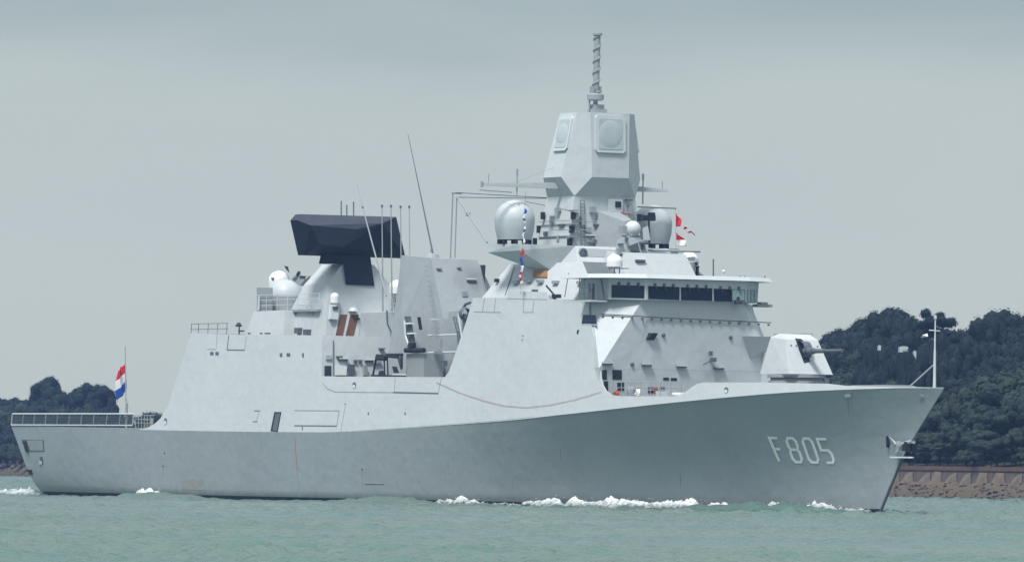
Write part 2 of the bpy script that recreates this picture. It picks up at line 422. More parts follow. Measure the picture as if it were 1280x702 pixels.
# added wedge on the bridge front, shaped so its overhanging face stays dark
vb = MB(); vb.hull([P(u, v, x=106.9) for u, v in ((927, 420), (962, 421), (960, 444), (938, 450))] + [P(927, 420, x=106.9) + Vector((.9, 0, 0)), P(962, 421, x=106.9) + Vector((.9, 0, 0))])
vb.build('shade_wedge', 'paint')

# bridge windows house and roof
WX, WY, CX_, CY = 107.65, 4.85, 105.85, 7.30
zb0, zb1 = 17.3, 19.05
bh = MB()
ring = lambda z, o: [(WX + o, -WY - o * .3, z), (WX + o, WY + o * .3, z), (CX_ + o * .6, CY + o * .7, z), (101.5, CY + 0.1, z), (101.5, -CY - 0.1, z), (CX_ + o * .6, -CY - o * .7, z)]
bh.hull(ring(zb0 + 0.01, 0) + ring(zb1, 0.12)); BR = bh.build('bridge', 'paint')
rf = MB()
rp = [(108.15, -5.1), (108.1, 5.2), (106.6, 8.3), (105.0, 8.9), (100.5, 8.9), (100.5, -8.9), (105.0, -8.9), (106.7, -8.1)]
rf.hull([(x, y, 19.08) for x, y in rp] + [(x - 0.25, y * 0.98, 19.42) for x, y in rp]); deck_tops(rf.build('roof', 'paint', BR))
BR.location = -OFF
for c in BR.children: c.location = (0, 0, 0)
PF = plane3((WX, -WY, zb0), (WX, WY, zb0), (WX + .12, 0, zb1)); PS = plane3((WX, -WY, zb0), (CX_, -CY, zb0), (WX + .12, -WY - .036, zb1)); PP = plane3((WX, WY, zb0), (CX_, CY, zb0), (WX + .12, WY + .036, zb1))
wins = [(764.8, 356.2, 805.2, 371.2, .028, PS), (810.5, 357.6, 848.8, 373, .035, PF), (851.5, 359.2, 889.8, 374.6, .03, PF), (892.6, 361, 930.8, 376, .03, PF), (934.2, 362.6, 946.4, 376.8, .03, PP)]
for i, (u0, v0, u1, v1, sl, pl) in enumerate(wins):
    w = decal('window', rect(u0 - .5, v0 - .5, u1 + .5, v1 + .5, sl), on_plane(pl), 'dgrey', BR, th=0.02)
    if i < 4:
        decal('pane', rect(u0, v0, u1 if i < 3 else 914.8, v1, sl), on_plane(pl), 'glass', w, th=0.035)
        if i == 3:
            decal('pane', rect(915.2, 361.9, u1 - .6, 374.6, sl), on_plane(pl), 'glass_sky', w, th=0.035)
            b = MB(); c = P(922, 375.2, pl=pl); b.lathe(c + Vector((.05, 0, -.1)), [(0.0, 0.42), (.12, .38), (.16, .28), (.12, .16), (.3, .02), (.34, -.12), (0.34, -.2)], 10); b.build('headrest', 'dark', w, smooth=True)
    else:
        decal('pane', rect(u0, v0, u1, v1, sl), on_plane(pl), 'glass_sky', w, th=0.035)
        for q in (937.6, 941.8): decal('mullion', rect(q, v0, q + .9, v1, sl), on_plane(pl), 'dgrey', w, th=0.05)
    if i < 4:
        for k in range(3):
            uu = u0 + (u1 - u0) * (0.2 + 0.3 * k); vv = v0 - 2.2 + (uu - u0) * sl
            p = P(uu, vv, pl=pl); b = MB(); b.box(p + Vector((.08, 0, .0)), (.22, .16, .22)); b.tube(p + Vector((.1, 0, 0)), p + Vector((.1, .22, -.42)), .025); b.build('wiper', 'dgrey', BR)
for o in BR.children:
    if o.name.startswith(('window', 'wiper')): pass
# handrail with lugs round the bridge front
hr = MB(); pts = []
for uu in np.linspace(752, 800, 4): pts.append(P(uu, 393.2 + (uu - 750) * .05, pl=CHAM) + CHAM[0] * .12)
for uu in np.linspace(806, 963, 12): pts.append(P(uu, 395.4 + (uu - 800) * .047, pl=FRONT) + FRONT[0] * .12)
hr.path(pts, .045)
for uu in np.linspace(754, 960, 18):
    pl = CHAM if uu < 802 else FRONT
    p = P(uu, 394.6 + (uu - 750) * .05, pl=pl); hr.box(p + pl[0] * .08 - Vector((0, 0, .05)), (.14, .14, .16))
hr.build('handrail', 'dgrey')

# starboard bridge wing
for sg in (-1, 1):
    if sg > 0: continue
    w = MB(); w.bx(103.4, 105.6, sg * 8.9, sg * 7.3, 17.1, 17.24)
    w.build('wing_platform', 'paint')
    r = MB()
    for x in (103.6, 104.3, 105.0, 105.5): r.tube((x, sg * 8.8, 17.24), (x, sg * 8.8, 19.1), .045)
    for z in (17.75, 18.25): r.tube((103.6, sg * 8.8, z), (105.5, sg * 8.8, z), .03)
    r.tube((105.5, sg * 7.5, 17.24), (105.5, sg * 7.9, 19.1), .07); r.bx(104.3, 104.7, sg * 8.3, sg * 8.0, 17.3, 18.6)
    r.lathe((104.9, sg * 8.4, 17.3), [(.06, 0), (.06, .9), (.2, .95), (.2, 1.25), (0, 1.3)], 10)
    r.build('wing_railing', 'dgrey')
p = P(955, 382, x=103.5)
b = MB(); b.bx(p.x - .4, p.x + .4, p.y - .9, p.y + .6, p.z - .12, p.z + .12); b.bx(p.x - .3, p.x + .3, p.y - .5, p.y + .2, p.z + .1, p.z + .3); b.build('navigation_light', 'mid')

# ------------------------------------------------------------------ fittings on faces
FR2 = on_plane(plane3((Fb, -8.4, 11.6), (Fb, 8.4, 11.6), (Fb - .2, 0, 8.1))); FR = on_plane(FRONT); CH = on_plane(CHAM)
def floodlight(u, v, surf, w=.95, name='floodlight'):
    p, n = surf(u, v); n = n.normalized(); t = n.cross(ZUP).normalized(); up = t.cross(n)
    if up.z < 0: up = -up
    R = Matrix((t, n, up)).transposed()
    b = MB(); b.mi = 0; b.box(p + n * .22 + up * .08, (w, .16, .13), R)
    b.mi = 1; b.box(p + n * .12 - up * .06, (w * .8, .24, .1), R); b.box(p + n * .08 + t * w * .42, (.12, .22, .22), R); b.box(p + n * .08 - t * w * .42, (.12, .22, .22), R)
    b.build(name, ['frame', 'dgrey'])
for u, v in ((758.5, 454), (807.5, 455.5), (851, 457.5), (898, 459.5)): floodlight(u, v, FR)
for u, v in ((790, 455), (829, 418.5), (913, 421.5)):
    p, n = FR(u, v); b = MB(); q = n.to_track_quat('Z', 'Y').to_matrix(); b.lathe(p, [(.17, -.02), (.17, .08), (.1, .14), (0, .14)], 12, rot=q); b.build('vent_cap', 'dgrey')
# horn vent on the front
b = MB(); p0, n = FR(813, 421); b.hull([p0 + Vector((0, -.45, -.25)), p0 + Vector((0, .35, -.25)), p0 + Vector((0, .5, .35)), p0 + Vector((0, -.2, .35)), p0 + Vector((.5, .45, .32)), p0 + Vector((.5, -.1, .3)), p0 + Vector((.25, -.3, -.1))]); b.build('exhaust_hood', 'dark')
b = MB(); p, n = FR(888, 450); b.tube(p, p + Vector((.4, 0, 0)), .12); b.box(p + Vector((.45, 0, .05)), (.3, .45, .35)); b.box(p + Vector((.35, -.2, .55)), (.25, .25, .4)); b.tube(p + Vector((.3, -.9, -.4)), p + Vector((.3, -.1, 0)), .05); b.build('signal_projector', 'dgrey')
for r_ in (rect(752.5, 462, 758.5, 474), rect(765.5, 462, 777, 474), rect(829, 471.5, 836, 475), rect(838.5, 472, 846, 475.5), rect(755, 476, 760, 488), rect(771.5, 477, 780, 488)): decal('door_opening', r_, FR2, 'dark')
for k, (a, bb) in enumerate(((810, 816.5), (824.5, 831))):
    d = decal('vent_louvre', rect(a, 483, bb, 491), FR2, 'dark'); decal('louvre_bar', rect(a, 486.2, bb, 487.4), FR2, 'frame', d, th=.06)
decal('fire_point', rect(817, 483, 822, 491.5), FR2, 'orange')
# pipe railing across the recess
rl = MB(); Y = [(108.2, -8.35), (111, -8.15), (114, -7.8), (117.2, -7.35)]
for h in (10.0, 10.45): rl.path([(x, y, h) for x, y in Y], .03)
for i in range(8):
    t = i / 7 * 9 + 108.2; yy = np.interp(t, [q[0] for q in Y], [q[1] for q in Y]); rl.tube((t, yy, 9.2), (t, yy, 10.45), .03)
rl.build('forecastle_railing', 'mid')
b = MB(); b.lathe((109.6, -7.4, 8.4), [(.35, 0), (.35, 1.5), (0.2, 1.7), (0, 1.7)], 12); b.build('ventilator', 'mid', smooth=True)
b = MB(); b.bx(112.6, 114.4, -6.9, -6.2, 8.5, 9.75); b.build('deck_locker', 'paint')
b = MB(); b.tube((115.5, -7.0, 9.4), (116.8, -6.8, 9.4), .22, seg=12); b.build('life_raft_canister', 'white', smooth=True)
# fairlead holes in the plating
for u, v, w, h in ((908, 487, 2.6, 3.6), (207, 526, 1.9, 4.0), (443, 481, 2.2, 3.8)):
    d = decal('fairlead', [(u + w * cos(a), v + h * sin(a)) for a in np.linspace(0, 2 * pi, 12, endpoint=False)], S_at, 'dgrey')
    decal('fairlead_lip', [(u - w * .1 + w * .75 * cos(a), v + h * .45 + h * .6 * sin(a)) for a in np.linspace(0, 2 * pi, 12, endpoint=False)], S_at, 'frame', d, th=.05)
d = decal('fairlead', [(1059 + 6 * cos(a), 491.5 + 4 * sin(a)) for a in np.linspace(0, 2 * pi, 14, endpoint=False)], H_at, 'mid', th=.06)
decal('fairlead_lip', [(1060 + 4.2 * cos(a), 494 + 2 * sin(a)) for a in np.linspace(0, 2 * pi, 12, endpoint=False)], H_at, 'frame', d, th=.09)
decal('fairlead', [(1152 + 3 * cos(a), 496 + 2.6 * sin(a)) for a in np.linspace(0, 2 * pi, 12, endpoint=False)], H_at, 'mid', th=.05)
# side door, hatches, seams and small openings of the side plating
sd_ = decal('side_door', [(343.2, 514.5), (351.8, 514.5), (347.4, 539), (338.4, 538.5)], S_at, 'dark'); decal('door_panel', [(345.0, 516.5), (350.6, 516.3), (346.8, 538), (341, 537.5)], S_at, 'dgrey', sd_, th=.05)
def seam(a, b_, w=.45, mat='dgrey', surf=S_at, name='panel_seam'):
    n = 1 if abs(a[0] - b_[0]) + abs(a[1] - b_[1]) < 60 else 3
    dx, dy = b_[0] - a[0], b_[1] - a[1]; l = math.hypot(dx, dy); nx, ny = -dy / l * w, dx / l * w
    decal(name, [(a[0] - nx, a[1] - ny), (b_[0] - nx, b_[1] - ny), (b_[0] + nx, b_[1] + ny), (a[0] + nx, a[1] + ny)], surf, mat, th=.02)
seam((368, 512.5), (424, 512.8), .45, 'mid'); seam((368, 531.5), (421, 532), .6); seam((378, 532), (378, 537), .5); seam((424, 513), (421, 532), .4, 'mid'); seam((430, 504), (433, 504), .4, 'mid')
seam((318, 513), (325, 513), .4); seam((316, 526.5), (322, 526.5), .4); seam((324, 514), (321, 526), .3, 'mid')
seam((432, 505), (426, 539), .25, 'mid')
seam((403.5, 478), (409, 485), .4, 'mid'); seam((409, 485), (419, 489.4), .5, 'mid'); seam((419, 489.4), (492, 490), .35, 'mid'); seam((492, 490), (548, 491.3), .8); seam((494, 472), (493, 490), .3, 'mid'); seam((548, 491), (552, 471), .3, 'mid')
seam((284, 437), (306, 437.3), .6); seam((286, 419), (284, 437), .4); seam((259, 436), (270, 436.3), .45, 'mid'); seam((272, 405), (270.5, 436), .3, 'mid'); seam((308, 420), (306, 437), .3, 'mid')
seam((592, 389.5), (626, 390), .5, 'mid'); seam((606, 372), (603, 389.5), .4, 'mid'); seam((620, 372), (617.5, 389.5), .4, 'mid'); seam((654, 390), (667, 390), .4, 'mid'); seam((668, 372), (666, 390), .35, 'mid'); seam((655, 372), (654, 390), .35, 'mid')
for r_ in (rect(263, 439.5, 267, 443.5), rect(269.5, 439.5, 273.5, 443.5), rect(350, 441, 353, 445.5), rect(358.5, 441, 363, 445), rect(378, 441, 380, 446), rect(310, 415.5, 313, 417.5), rect(325, 415.5, 328, 417.5), rect(331, 415.5, 338, 417.5)):
    decal('small_vent', r_, S_at, 'dgrey')
decal('side_window', [(729.2, 393.3), (744.2, 393.6), (745.6, 404.6), (727.2, 404.2)], S_at, 'glass'); decal('window_sill', [(727, 404.8), (745.8, 405.2), (745.8, 406.2), (727, 405.8)], S_at, 'frame')
decal('small_vent', rect(722, 412, 724, 417, lean=-1), S_at, 'dark'); decal('small_vent', rect(652.5, 418.5, 655, 420), S_at, 'mid'); decal('small_vent', rect(652, 423.5, 654, 425), S_at, 'mid')
for u, v in ((460, 515), (506, 515)): decal('scupper', rect(u, v, u + 1, v + 3), S_at, 'dark')
decal('raised_plate', [(636, 363.5), (684, 365), (684, 374), (634, 373)], S_at, 'paint')
rs = random.Random(4)
for (u, v, l_) in ((1060, 497, 22), (203.6, 583, 18), (452.6, 587, 20), (1116, 566, 16), (700, 560, 14), (560, 575, 12), (850, 590, 18), (640, 600, 10)):
    decal('rust_streak', [(u - .55, v), (u + .55, v), (u + .5, v + l_), (u + .1, v + l_ * .9)], H_at, 'rust', th=.012)
# lower hull marks
seam((368.5, 546), (371.5, 588), .35, 'rope', H_at, 'hull_seam'); seam((371.5, 588), (374.5, 621), .3, 'mid', H_at, 'hull_seam')
seam((456, 604.5), (480, 604.7), .35, 'dgrey', H_at, 'hull_seam')
for u, v in ((203, 581), (205, 565), (452, 585)): decal('outlet', rect(u, v, u + 1.4, v + 1.8), H_at, 'dgrey')
decal('hull_patch', [(227, 598), (255, 598.5), (256, 612), (228, 611)], H_at, 'patch', th=.015)
d = decal('mooring_port', [(27, 549), (54.5, 549.3), (55.5, 563.3), (32.8, 563)], H_at, 'dgrey'); decal('port_shutter', [(34, 549.9), (53.6, 550), (54.4, 562.6), (38.5, 562.4)], H_at, 'mid', d, th=.05)
decal('port_fitting', [(29, 551), (33, 551), (36.5, 565), (33, 564)], H_at, 'dark', d, th=.09)
d = decal('mooring_port', rect(50, 570.5, 53.2, 579, lean=1), H_at, 'dgrey'); decal('port_shutter', rect(49.4, 576, 53, 579.6), H_at, 'frame', d, th=.06)
decal('mooring_port', [(35, 586.5), (39.8, 586.5), (41.3, 592.7), (36.8, 593)], H_at, 'dark')
# anchors in their bow pockets and the ledge between them
for sg in (-1, 1):
    pc, n = H_at(1130, 556); pc = Vector((pc.x, sg * abs(pc.y), pc.z)); o = Vector((0, sg, 0))
    b = MB(); A = pc + Vector((0, sg * .2, 0)); tip = A + Vector((-1.25, sg * .45, .75))
    b.hull([A + Vector((.2, sg * .3, .35)), A + Vector((.4, sg * .1, -.35)), A + Vector((.5, sg * .35, 0)), A + Vector((-.6, sg * .35, -.05)), A + Vector((-.5, sg * .2, .3)), A + Vector((-.35, sg * .3, -.45))])
    b.hull([A + Vector((-.4, sg * .3, .25)), A + Vector((-.5, sg * .35, -.05)), tip, A + Vector((-.25, sg * .45, 0))])
    b.hull([A + Vector((.1, sg * .25, -.3)), A + Vector((-.3, sg * .4, -.35)), A + Vector((-.35, sg * .4, -.7)), A + Vector((.0, sg * .2, -.5))])
    b.tube(A + Vector((.3, sg * .2, .1)), A + Vector((1.0, sg * -.25, .3)), .16)
    an = b.build('anchor', 'mid')
    b = MB(); b.hull([tip + Vector((-.05, sg * .05, 0)), tip + Vector((-.35, sg * -.3, -1.0)), tip + Vector((.0, sg * -.25, -.6)), tip + Vector((-.2, sg * .1, -.1)), tip + Vector((-.3, 0, -.9))]); b.build('fluke', 'dark', an)
    b = MB(); b.box(A + Vector((.55, sg * -.05, -.1)), (.5, .5, .75)); b.build('hawse_recess', 'dark')
b = MB(); b.hull([(x, y, z) for z in (4.5, 4.62) for x, y in ((138.0, -.95), (139.0, -.7), (139.8, 0), (139.0, .7), (138.0, .95))]); b.build('anchor_ledge', 'frame')
b = MB()
for (x0, z0_), (x1, z1_) in (((135.2, 0), (136.63, 2.08)), ((136.63, 2.08), (138.5, 4.6))): b.tube((x0 + .03, 0, z0_), (x1 + .03, 0, z1_), .12)
b.build('stem_guard', 'dgrey')
# hull number
def ribbon(pts, w, closed=False):
    n = len(pts); L_, R_ = [], []
    for i in range(n):
        p = Vector(pts[i]); a = Vector(pts[i - 1]) if (i > 0 or closed) else None; c = Vector(pts[(i + 1) % n]) if (i < n - 1 or closed) else None
        d1 = (p - a).normalized() if a is not None else (c - p).normalized(); d2 = (c - p).normalized() if c is not None else d1
        n1 = Vector((-d1.y, d1.x)); n2 = Vector((-d2.y, d2.x)); m = (n1 + n2).normalized(); k = w / max(.35, m.dot(n1))
        L_.append(p + m * k); R_.append(p - m * k)
    qs = []
    for i in range(n - 1 + (1 if closed else 0)):
        j = (i + 1) % n; qs.append((L_[i], L_[j], R_[j], R_[i]))
    return qs
def glyph(ch, tl, w, slx, h):
    C_ = .22; r = []
    lo = lambda x, y: (tl[0] + x * w + (1 - y) * slx, tl[1] + (1 - y) * h + x * .35)
    if ch == 'F': r = [([(0, 0), (0, 1), (1, 1)], False, 0), ([(.1, .53), (.8, .53)], False, 1)]
    if ch == '8': r = [([(C_, 1), (1 - C_, 1), (1, .86), (1, .64), (.86, .52), (1, .40), (1, .14), (1 - C_, 0), (C_, 0), (0, .14), (0, .40), (.14, .52), (0, .64), (0, .86)], True, 0), ([(.2, .52), (.8, .52)], False, 1)]
    if ch == '0': r = [([(C_, 1), (1 - C_, 1), (1, .86), (1, .14), (1 - C_, 0), (C_, 0), (0, .14), (0, .86)], True, 0)]
    if ch == '5': r = [([(1, 1), (0, 1), (0, .52), (1 - C_, .52), (1, .38), (1, .14), (1 - C_, 0), (C_ * .6, 0)], False, 0)]
    return [([lo(*q) for q in p], c, k) for p, c, k in r]
for ch, tl, w, slx, h in (('F', (961.8, 546.4), 10.2, 12.6, 29.5), ('8', (982.3, 546.7), 11.6, 10.2, 29.9), ('0', (1002.4, 547.2), 11.8, 10.4, 29.9), ('5', (1021.6, 547.8), 11.6, 10.6, 29.6)):
    b = MB()
    for pts, closed, k in glyph(ch, tl, w, slx, h):
        for q in ribbon(pts, 1.62, closed):
            ps = [H_at(*v) for v in q]
            A = [b.bm.verts.new(p + n * (.035 + .006 * k)) for p, n in ps]; b.bm.faces.new(A)
    bmesh.ops.remove_doubles(b.bm, verts=b.bm.verts, dist=.002)
    b.build('hull_character', 'num')

# ------------------------------------------------------------------ stern: nets, railing, ensign staff
for sg in (-1, 1):
    for i in range(10):
        x0, x1 = -.05 + i * 2.62, -.05 + (i + 1) * 2.62
        y0, y1 = sg * (bk(max(0, x0)) + .02), sg * (bk(max(0, x1)) + .02); zb, zt = 6.72, 7.78
        f = MB()
        lean = .12 * sg
        a, b_, c, d_ = Vector((x0, y0, zb)), Vector((x1, y1, zb)), Vector((x1 + .45, y1 + lean, zt)), Vector((x0 + .45, y0 + lean, zt))
        f.path([a, b_, c, d_, a], .065)
        fr = f.build('safety_net_frame', 'frame')
        w = MB()
        for t in np.linspace(.07, .93, 11): w.tube(a.lerp(b_, t), d_.lerp(c, t), .022, seg=4)
        for t in np.linspace(.12, .88, 6): w.tube(a.lerp(d_, t), b_.lerp(c, t), .022, seg=4)
        for t in (.25, .6): w.tube(a.lerp(b_, t), d_.lerp(c, min(1, t + .3)), .03, seg=4)
        w.build('net', 'dgrey', fr)
for sg in (-1, 1):
    rl = MB()
    for z in (6.95, 7.3, 7.65): rl.tube((26.5, sg * 9.3, z), (29.6 + (z - 6.9) * .8, sg * 9.25, z), .03)
    for x in np.linspace(26.5, 29.4, 6): rl.tube((x, sg * 9.3, 6.4), (x, sg * 9.3, 7.65), .035)
    rl.build('quarterdeck_railing', 'mid')
b = MB(); b.bx(27.4, 28.2, -8.6, -7.8, 6.3, 7.0); b.build('deck_locker', 'wood')
b = MB(); b.tube((28.6, -8.7, 6.3), (28.6, -8.7, 7.4), .15); b.build('ventilator', 'mid')
b = MB(); b.lathe((26.9, -8.4, 6.3), [(.4, 0), (.25, .3), (.25, .7), (.4, .9), (0, 1.0)], 14); b.build('capstan', 'dgrey')
X0 = P(158, 516, y=0)
SX = 7.1
st = MB(); st.tube((SX, 0, 6.5), (SX - .45, 0, 14.3), .07, .04); st.tube((SX - .15, 0, 9.6), (SX + 2.0, 0, 6.6), .04); st.tube((SX, 0, 6.5), (SX, 0, 8.9), .13)
st.build('ensign_staff', 'mid')
jk = MB(); jk.tube((142.75, 0, 10.0), (142.75, 0, 13.0), .13, .09); jk.tube((142.75, 0, 13.0), (142.78, 0, 15.7), .075, .05); jk.tube((139.3, 0, 10.15), (142.7, 0, 11.9), .055)
jk.tube((142.75, -.55, 14.55), (142.75, .45, 14.5), .05); jk.lathe((142.78, 0, 15.45), [(.12, 0), (.12, .25), (0, .3)], 10)
JK = jk.build('jackstaff', 'frame'); b = MB(); b.hull([(142.7, -.7, 14.3), (142.7, -1.35, 13.95), (142.9, -.75, 14.05), (142.9, -1.3, 14.15)]); b.build('staff_lamp', 'white', JK)

# ------------------------------------------------------------------ gun turret
G = MB()
tb = [(120.9, -2.15, 11.2), (120.9, 2.15, 11.2), (125.1, -2.15, 11.18), (125.1, 2.15, 11.18)]
tt = [(121.65, -1.65, 14.15), (121.65, 1.65, 14.15), (123.65, -1.6, 13.98), (123.65, 1.6, 13.98), (122.4, -1.35, 14.45), (121.9, 1.3, 14.45), (122.9, 1.35, 14.4), (122.9, -1.35, 14.4)]
G.hull(tb + tt); TU = G.build('gun_turret', 'paint'); 
b = MB(); b.lathe((123, 0, 8.5), [(2.25, 0), (2.25, 2.15), (2.1, 2.15), (2.1, 2.4), (2.35, 2.4), (2.35, 2.62), (0, 2.62)], 40); b.build('turret_ring', 'mid', TU, smooth=True)
b = MB(); b.lathe((123, 0, 10.85), [(2.12, 0), (2.12, .16), (0, .16)], 40); b.build('ring_gap', 'dark', TU)
TF = plane3((125.1, -2.15, 11.18), (125.1, 2.15, 11.18), (123.65, 1.6, 13.98)); TS = plane3((120.9, -2.15, 11.2), (125.1, -2.15, 11.18), (123.65, -1.6, 13.98))
decal('gun_slot', [(994, 422.8), (1001, 423.4), (1007, 428), (1012.5, 452), (1005, 453.5), (999, 438)], on_plane(TF), 'dark', TU, th=.03)
b = MB(); c = Vector((124.0, 0, 13.1)); b.lathe(c, [(.75, -.38), (.75, .38)], 24, rot=Matrix.Rotation(pi / 2, 3, 'X')); b.build('gun_cradle', 'dgrey', TU, smooth=True)
b = MB(); c = Vector((124.3, 0, 13.05)); e = Vector((1, 0, .0)); b.tube(c, c + e * 1.2, .3, .26, 14); b.tube(c + e * 1.2, c + e * 2.9, .2, .17, 14); b.tube(c + e * 2.9, c + e * 5.1, .125, .11, 14); b.tube(c + e * 5.0, c + e * 5.35, .15, .15, 14); b.build('barrel', 'dgrey', TU, smooth=True)
for u, v in ((988, 431.5), (994.5, 432), (1008, 432), (1021, 433)): decal('access_cover', [(u, v - 1.1), (u + 1.6, v - 1.1), (u + 1.6, v + .9), (u, v + .9)], on_plane(TF), 'dgrey', TU)
b = MB(); b.tube((126.2, .9, 9.4), (126.2, .9, 10.9), .25); b.box((126.5, 1.4, 10.5), (.8, .5, .3)); b.tube((127.2, -1.2, 9.6), (127.2, -1.2, 10.4), .14); b.box((127.2, -1.2, 10.45), (.3, .5, .12)); b.build('capstan', 'dgrey')
rl = MB()
for a in np.linspace(968, 1015, 5): q = P(a, 419, y=7.2); rl.tube((q.x, 7.2, 12.6), (q.x, 7.2, 14.75), .035)
qa, qb = P(968, 405, y=7.2), P(1015, 405, y=7.2)
for z in (13.6, 14.2, 14.7): rl.tube((qa.x, 7.2, z), (qb.x, 7.2, z), .03)
rl.build('port_railing', 'mid')
b = MB(); b.hull([(104, 7.0, 8.5), (104, 8.2, 9), (qb.x, 6.9, 9.6), (qb.x, 7.4, 9.6), (104, 7.2, 13.5), (104, 7.6, 13.5), (qb.x, 7.0, 12.6), (qb.x, 7.3, 12.6)]); b.build('port_screen', 'paint')

# ------------------------------------------------------------------ after mast with long-range radar
tw = MB()
top = [P(428.5, 330, x=51.2), P(467, 330, x=51.2)]
sA = [(52.75, -4.25, 10.9), (52.75, 4.25, 10.9), (51.45, -3.2, 19.6), (51.45, 3.2, 19.6), (51.2, -1.62, 21.35), (51.2, 1.62, 21.35)]
aft = [(46.9, -1.3, 21.35), (46.9, 1.3, 21.35), (43.3, -4.0, 14.6), (43.3, 4.0, 14.6), (42.8, -4.3, 10.9), (42.8, 4.3, 10.9), (46.1, -2.7, 19.5), (46.1, 2.7, 19.5)]
tw.hull(sA + aft); AM = tw.build('after_mast', 'paint')
AF = on_plane(plane3(sA[0], sA[1], sA[3])); BW = on_plane(plane3((60.3, -8, 11.13), (60.3, 8, 11.13), (59.5, 0, 14.73)))
aw = MB(); aw.hull([P(428, 320, x=51.35), P(463, 321, x=51.35), P(468, 357, x=51.62), P(432.5, 355.5, x=51.62), P(428, 320, x=50.6), P(463, 321, x=50.6), P(468, 357, x=50.8), P(432.5, 355.5, x=50.8)])
aw.build('radar_column', 'radar', AM)
# antenna
X1 = 51.0; an = MB()
olist = [(377.5, 267.6), (371, 275), (380.8, 318.6), (507, 322.4), (495.3, 271), ]
back = [P(u, v, x=X1) + Vector((-1.2, 0, 0)) for u, v in olist]; rimf = [P(u, v, x=X1) for u, v in olist]
bul = [P(388, 281.5, x=53.0), P(446, 286.5, x=53.0), P(478, 279, x=52.7), P(400, 306, x=53.2), P(430, 308, x=53.2)]
an.hull(back + rimf + bul); ant = an.build('radar_antenna', ['radar', 'radar_lit'], AM)
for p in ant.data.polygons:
    if p.normal.z > 0.25: p.material_index = 1  # upward-tilted facets take the painted-lit copy
b = MB(); b.hull([P(401, 318, x=51.4), P(462, 319, x=51.4), P(464, 331, x=51.4), P(398.5, 329.5, x=51.4), P(401, 318, x=49), P(462, 319, x=49), P(464, 331, x=49), P(398.5, 329.5, x=49)]); b.build('radar_turntable', 'radar', AM)
for u, v0, v1 in ((426.5, 251, 270), (433.5, 256, 270), (442, 252, 270)): b = MB(); b.tube(P(u, v0, x=50), P(u, v1, x=50), .055); b.build('rod_aerial', 'dgrey', AM)
# lockers on the front of the after mast
fr = decal('panel_surround', [(421.5, 391.5), (451, 391), (448, 420.5), (418, 420)], AF, 'frame', AM, th=.05)
decal('brown_panel', [(425, 393), (433.6, 393), (428, 419), (419, 419)], AF, 'wood', AM, th=.09); decal('brown_panel', [(437.5, 393.2), (448, 393.4), (441.5, 419.5), (431.5, 419.5)], AF, 'wood', AM, th=.09)
decal('white_locker', [(412, 380), (423, 380.5), (420, 400), (410.5, 399)], AF, 'frame', AM, th=.35)
def dome(name, c, r, h, mat, parent=SHIP, stem=0.3):
    b = MB(); pr = [(r * .72, -stem), (r * .72, 0), (r, .02), (r * 1.0, h - r)] + [(r * cos(a), h - r + r * sin(a)) for a in np.linspace(.12, pi / 2 - .05, 10)] + [(0, h)]
    b.lathe(c, pr, 36); return b.build(name, mat, parent, smooth=True)
p, n = AF(415.5, 374); dome('satellite_dome', p + Vector((.4, 0, -.35)), .4, .95, 'white', AM)
b = MB(); b.box(p + Vector((.35, 0, -.75)), (.5, .5, .3)); b.build('dome_bracket', 'dgrey', AM)
p, n = AF(440, 386); b = MB(); b.lathe(p + Vector((.25, 0, -.2)), [(.45, 0), (.3, .3), (0, .35)], 16); b.build('horn', 'frame', AM, smooth=True)
decal('locker_knob', rect(445, 397.5, 449, 399.5), AF, 'dark', AM, th=.15)
# base details in the boat bay (on the after-mast front)
BB = on_plane(((1, 0, 0), 58.5))
wall = MB(); wall.hull([P(484, 390, x=56.5), P(516, 391, x=56.5), P(494, 473, x=57.5), P(535, 473, x=57.5), P(484, 390, x=56.5) + Vector((-5, 0, 0)), P(516, 391, x=56.5) + Vector((-5, 0, 0)), P(494, 473, x=57.5) + Vector((-6, 0, 0)), P(535, 473, x=57.5) + Vector((-6, 0, 0))]); wall.build('boat_bay_house', 'paint')
decal('bay_door', rect(405.5, 457, 414, 469.5), BW, 'dark'); decal('bay_cover', [(418.5, 458), (432, 458), (431, 469.5), (418, 469.5)], BW, 'frame', th=.3); decal('bay_cover', [(433, 458.5), (438, 460), (441, 469.5), (432.5, 469.5)], BW, 'mid', th=.2)
floodlight(428, 449.5, BW); floodlight(461, 451, BW)
for u in (443.5, 449.5): p, n = BW(u, 451.5); b = MB(); b.box(p + n * .1, (.3, .3, .25)); b.build('junction_box', 'dgrey')
decal('duct', rect(407, 444, 413.5, 449.5), BW, 'mid', th=.15)
for (u, v, sx_, sz_, m_) in ((437, 462, .7, .9, 'dgrey'), (455, 463, .35, .9, 'mid'), (423, 446, .5, .12, 'dgrey'), (476, 436, .5, .12, 'dgrey'), (500, 428, .4, .6, 'mid'), (520, 446, .9, .14, 'frame'), (497, 412, .6, .1, 'dgrey'), (470, 452, .8, .3, 'mid')):
    p, n = BW(u, v); b = MB(); b.box(p + n * .15, (.4, sx_, sz_)); b.build('bay_fitting', m_)
b = MB(); b.path([BW(416, 425)[0] + Vector((.1, 0, 0)), BW(416, 469)[0] + Vector((.1, 0, 0))], .05); b.build('bay_pipe', 'dgrey')
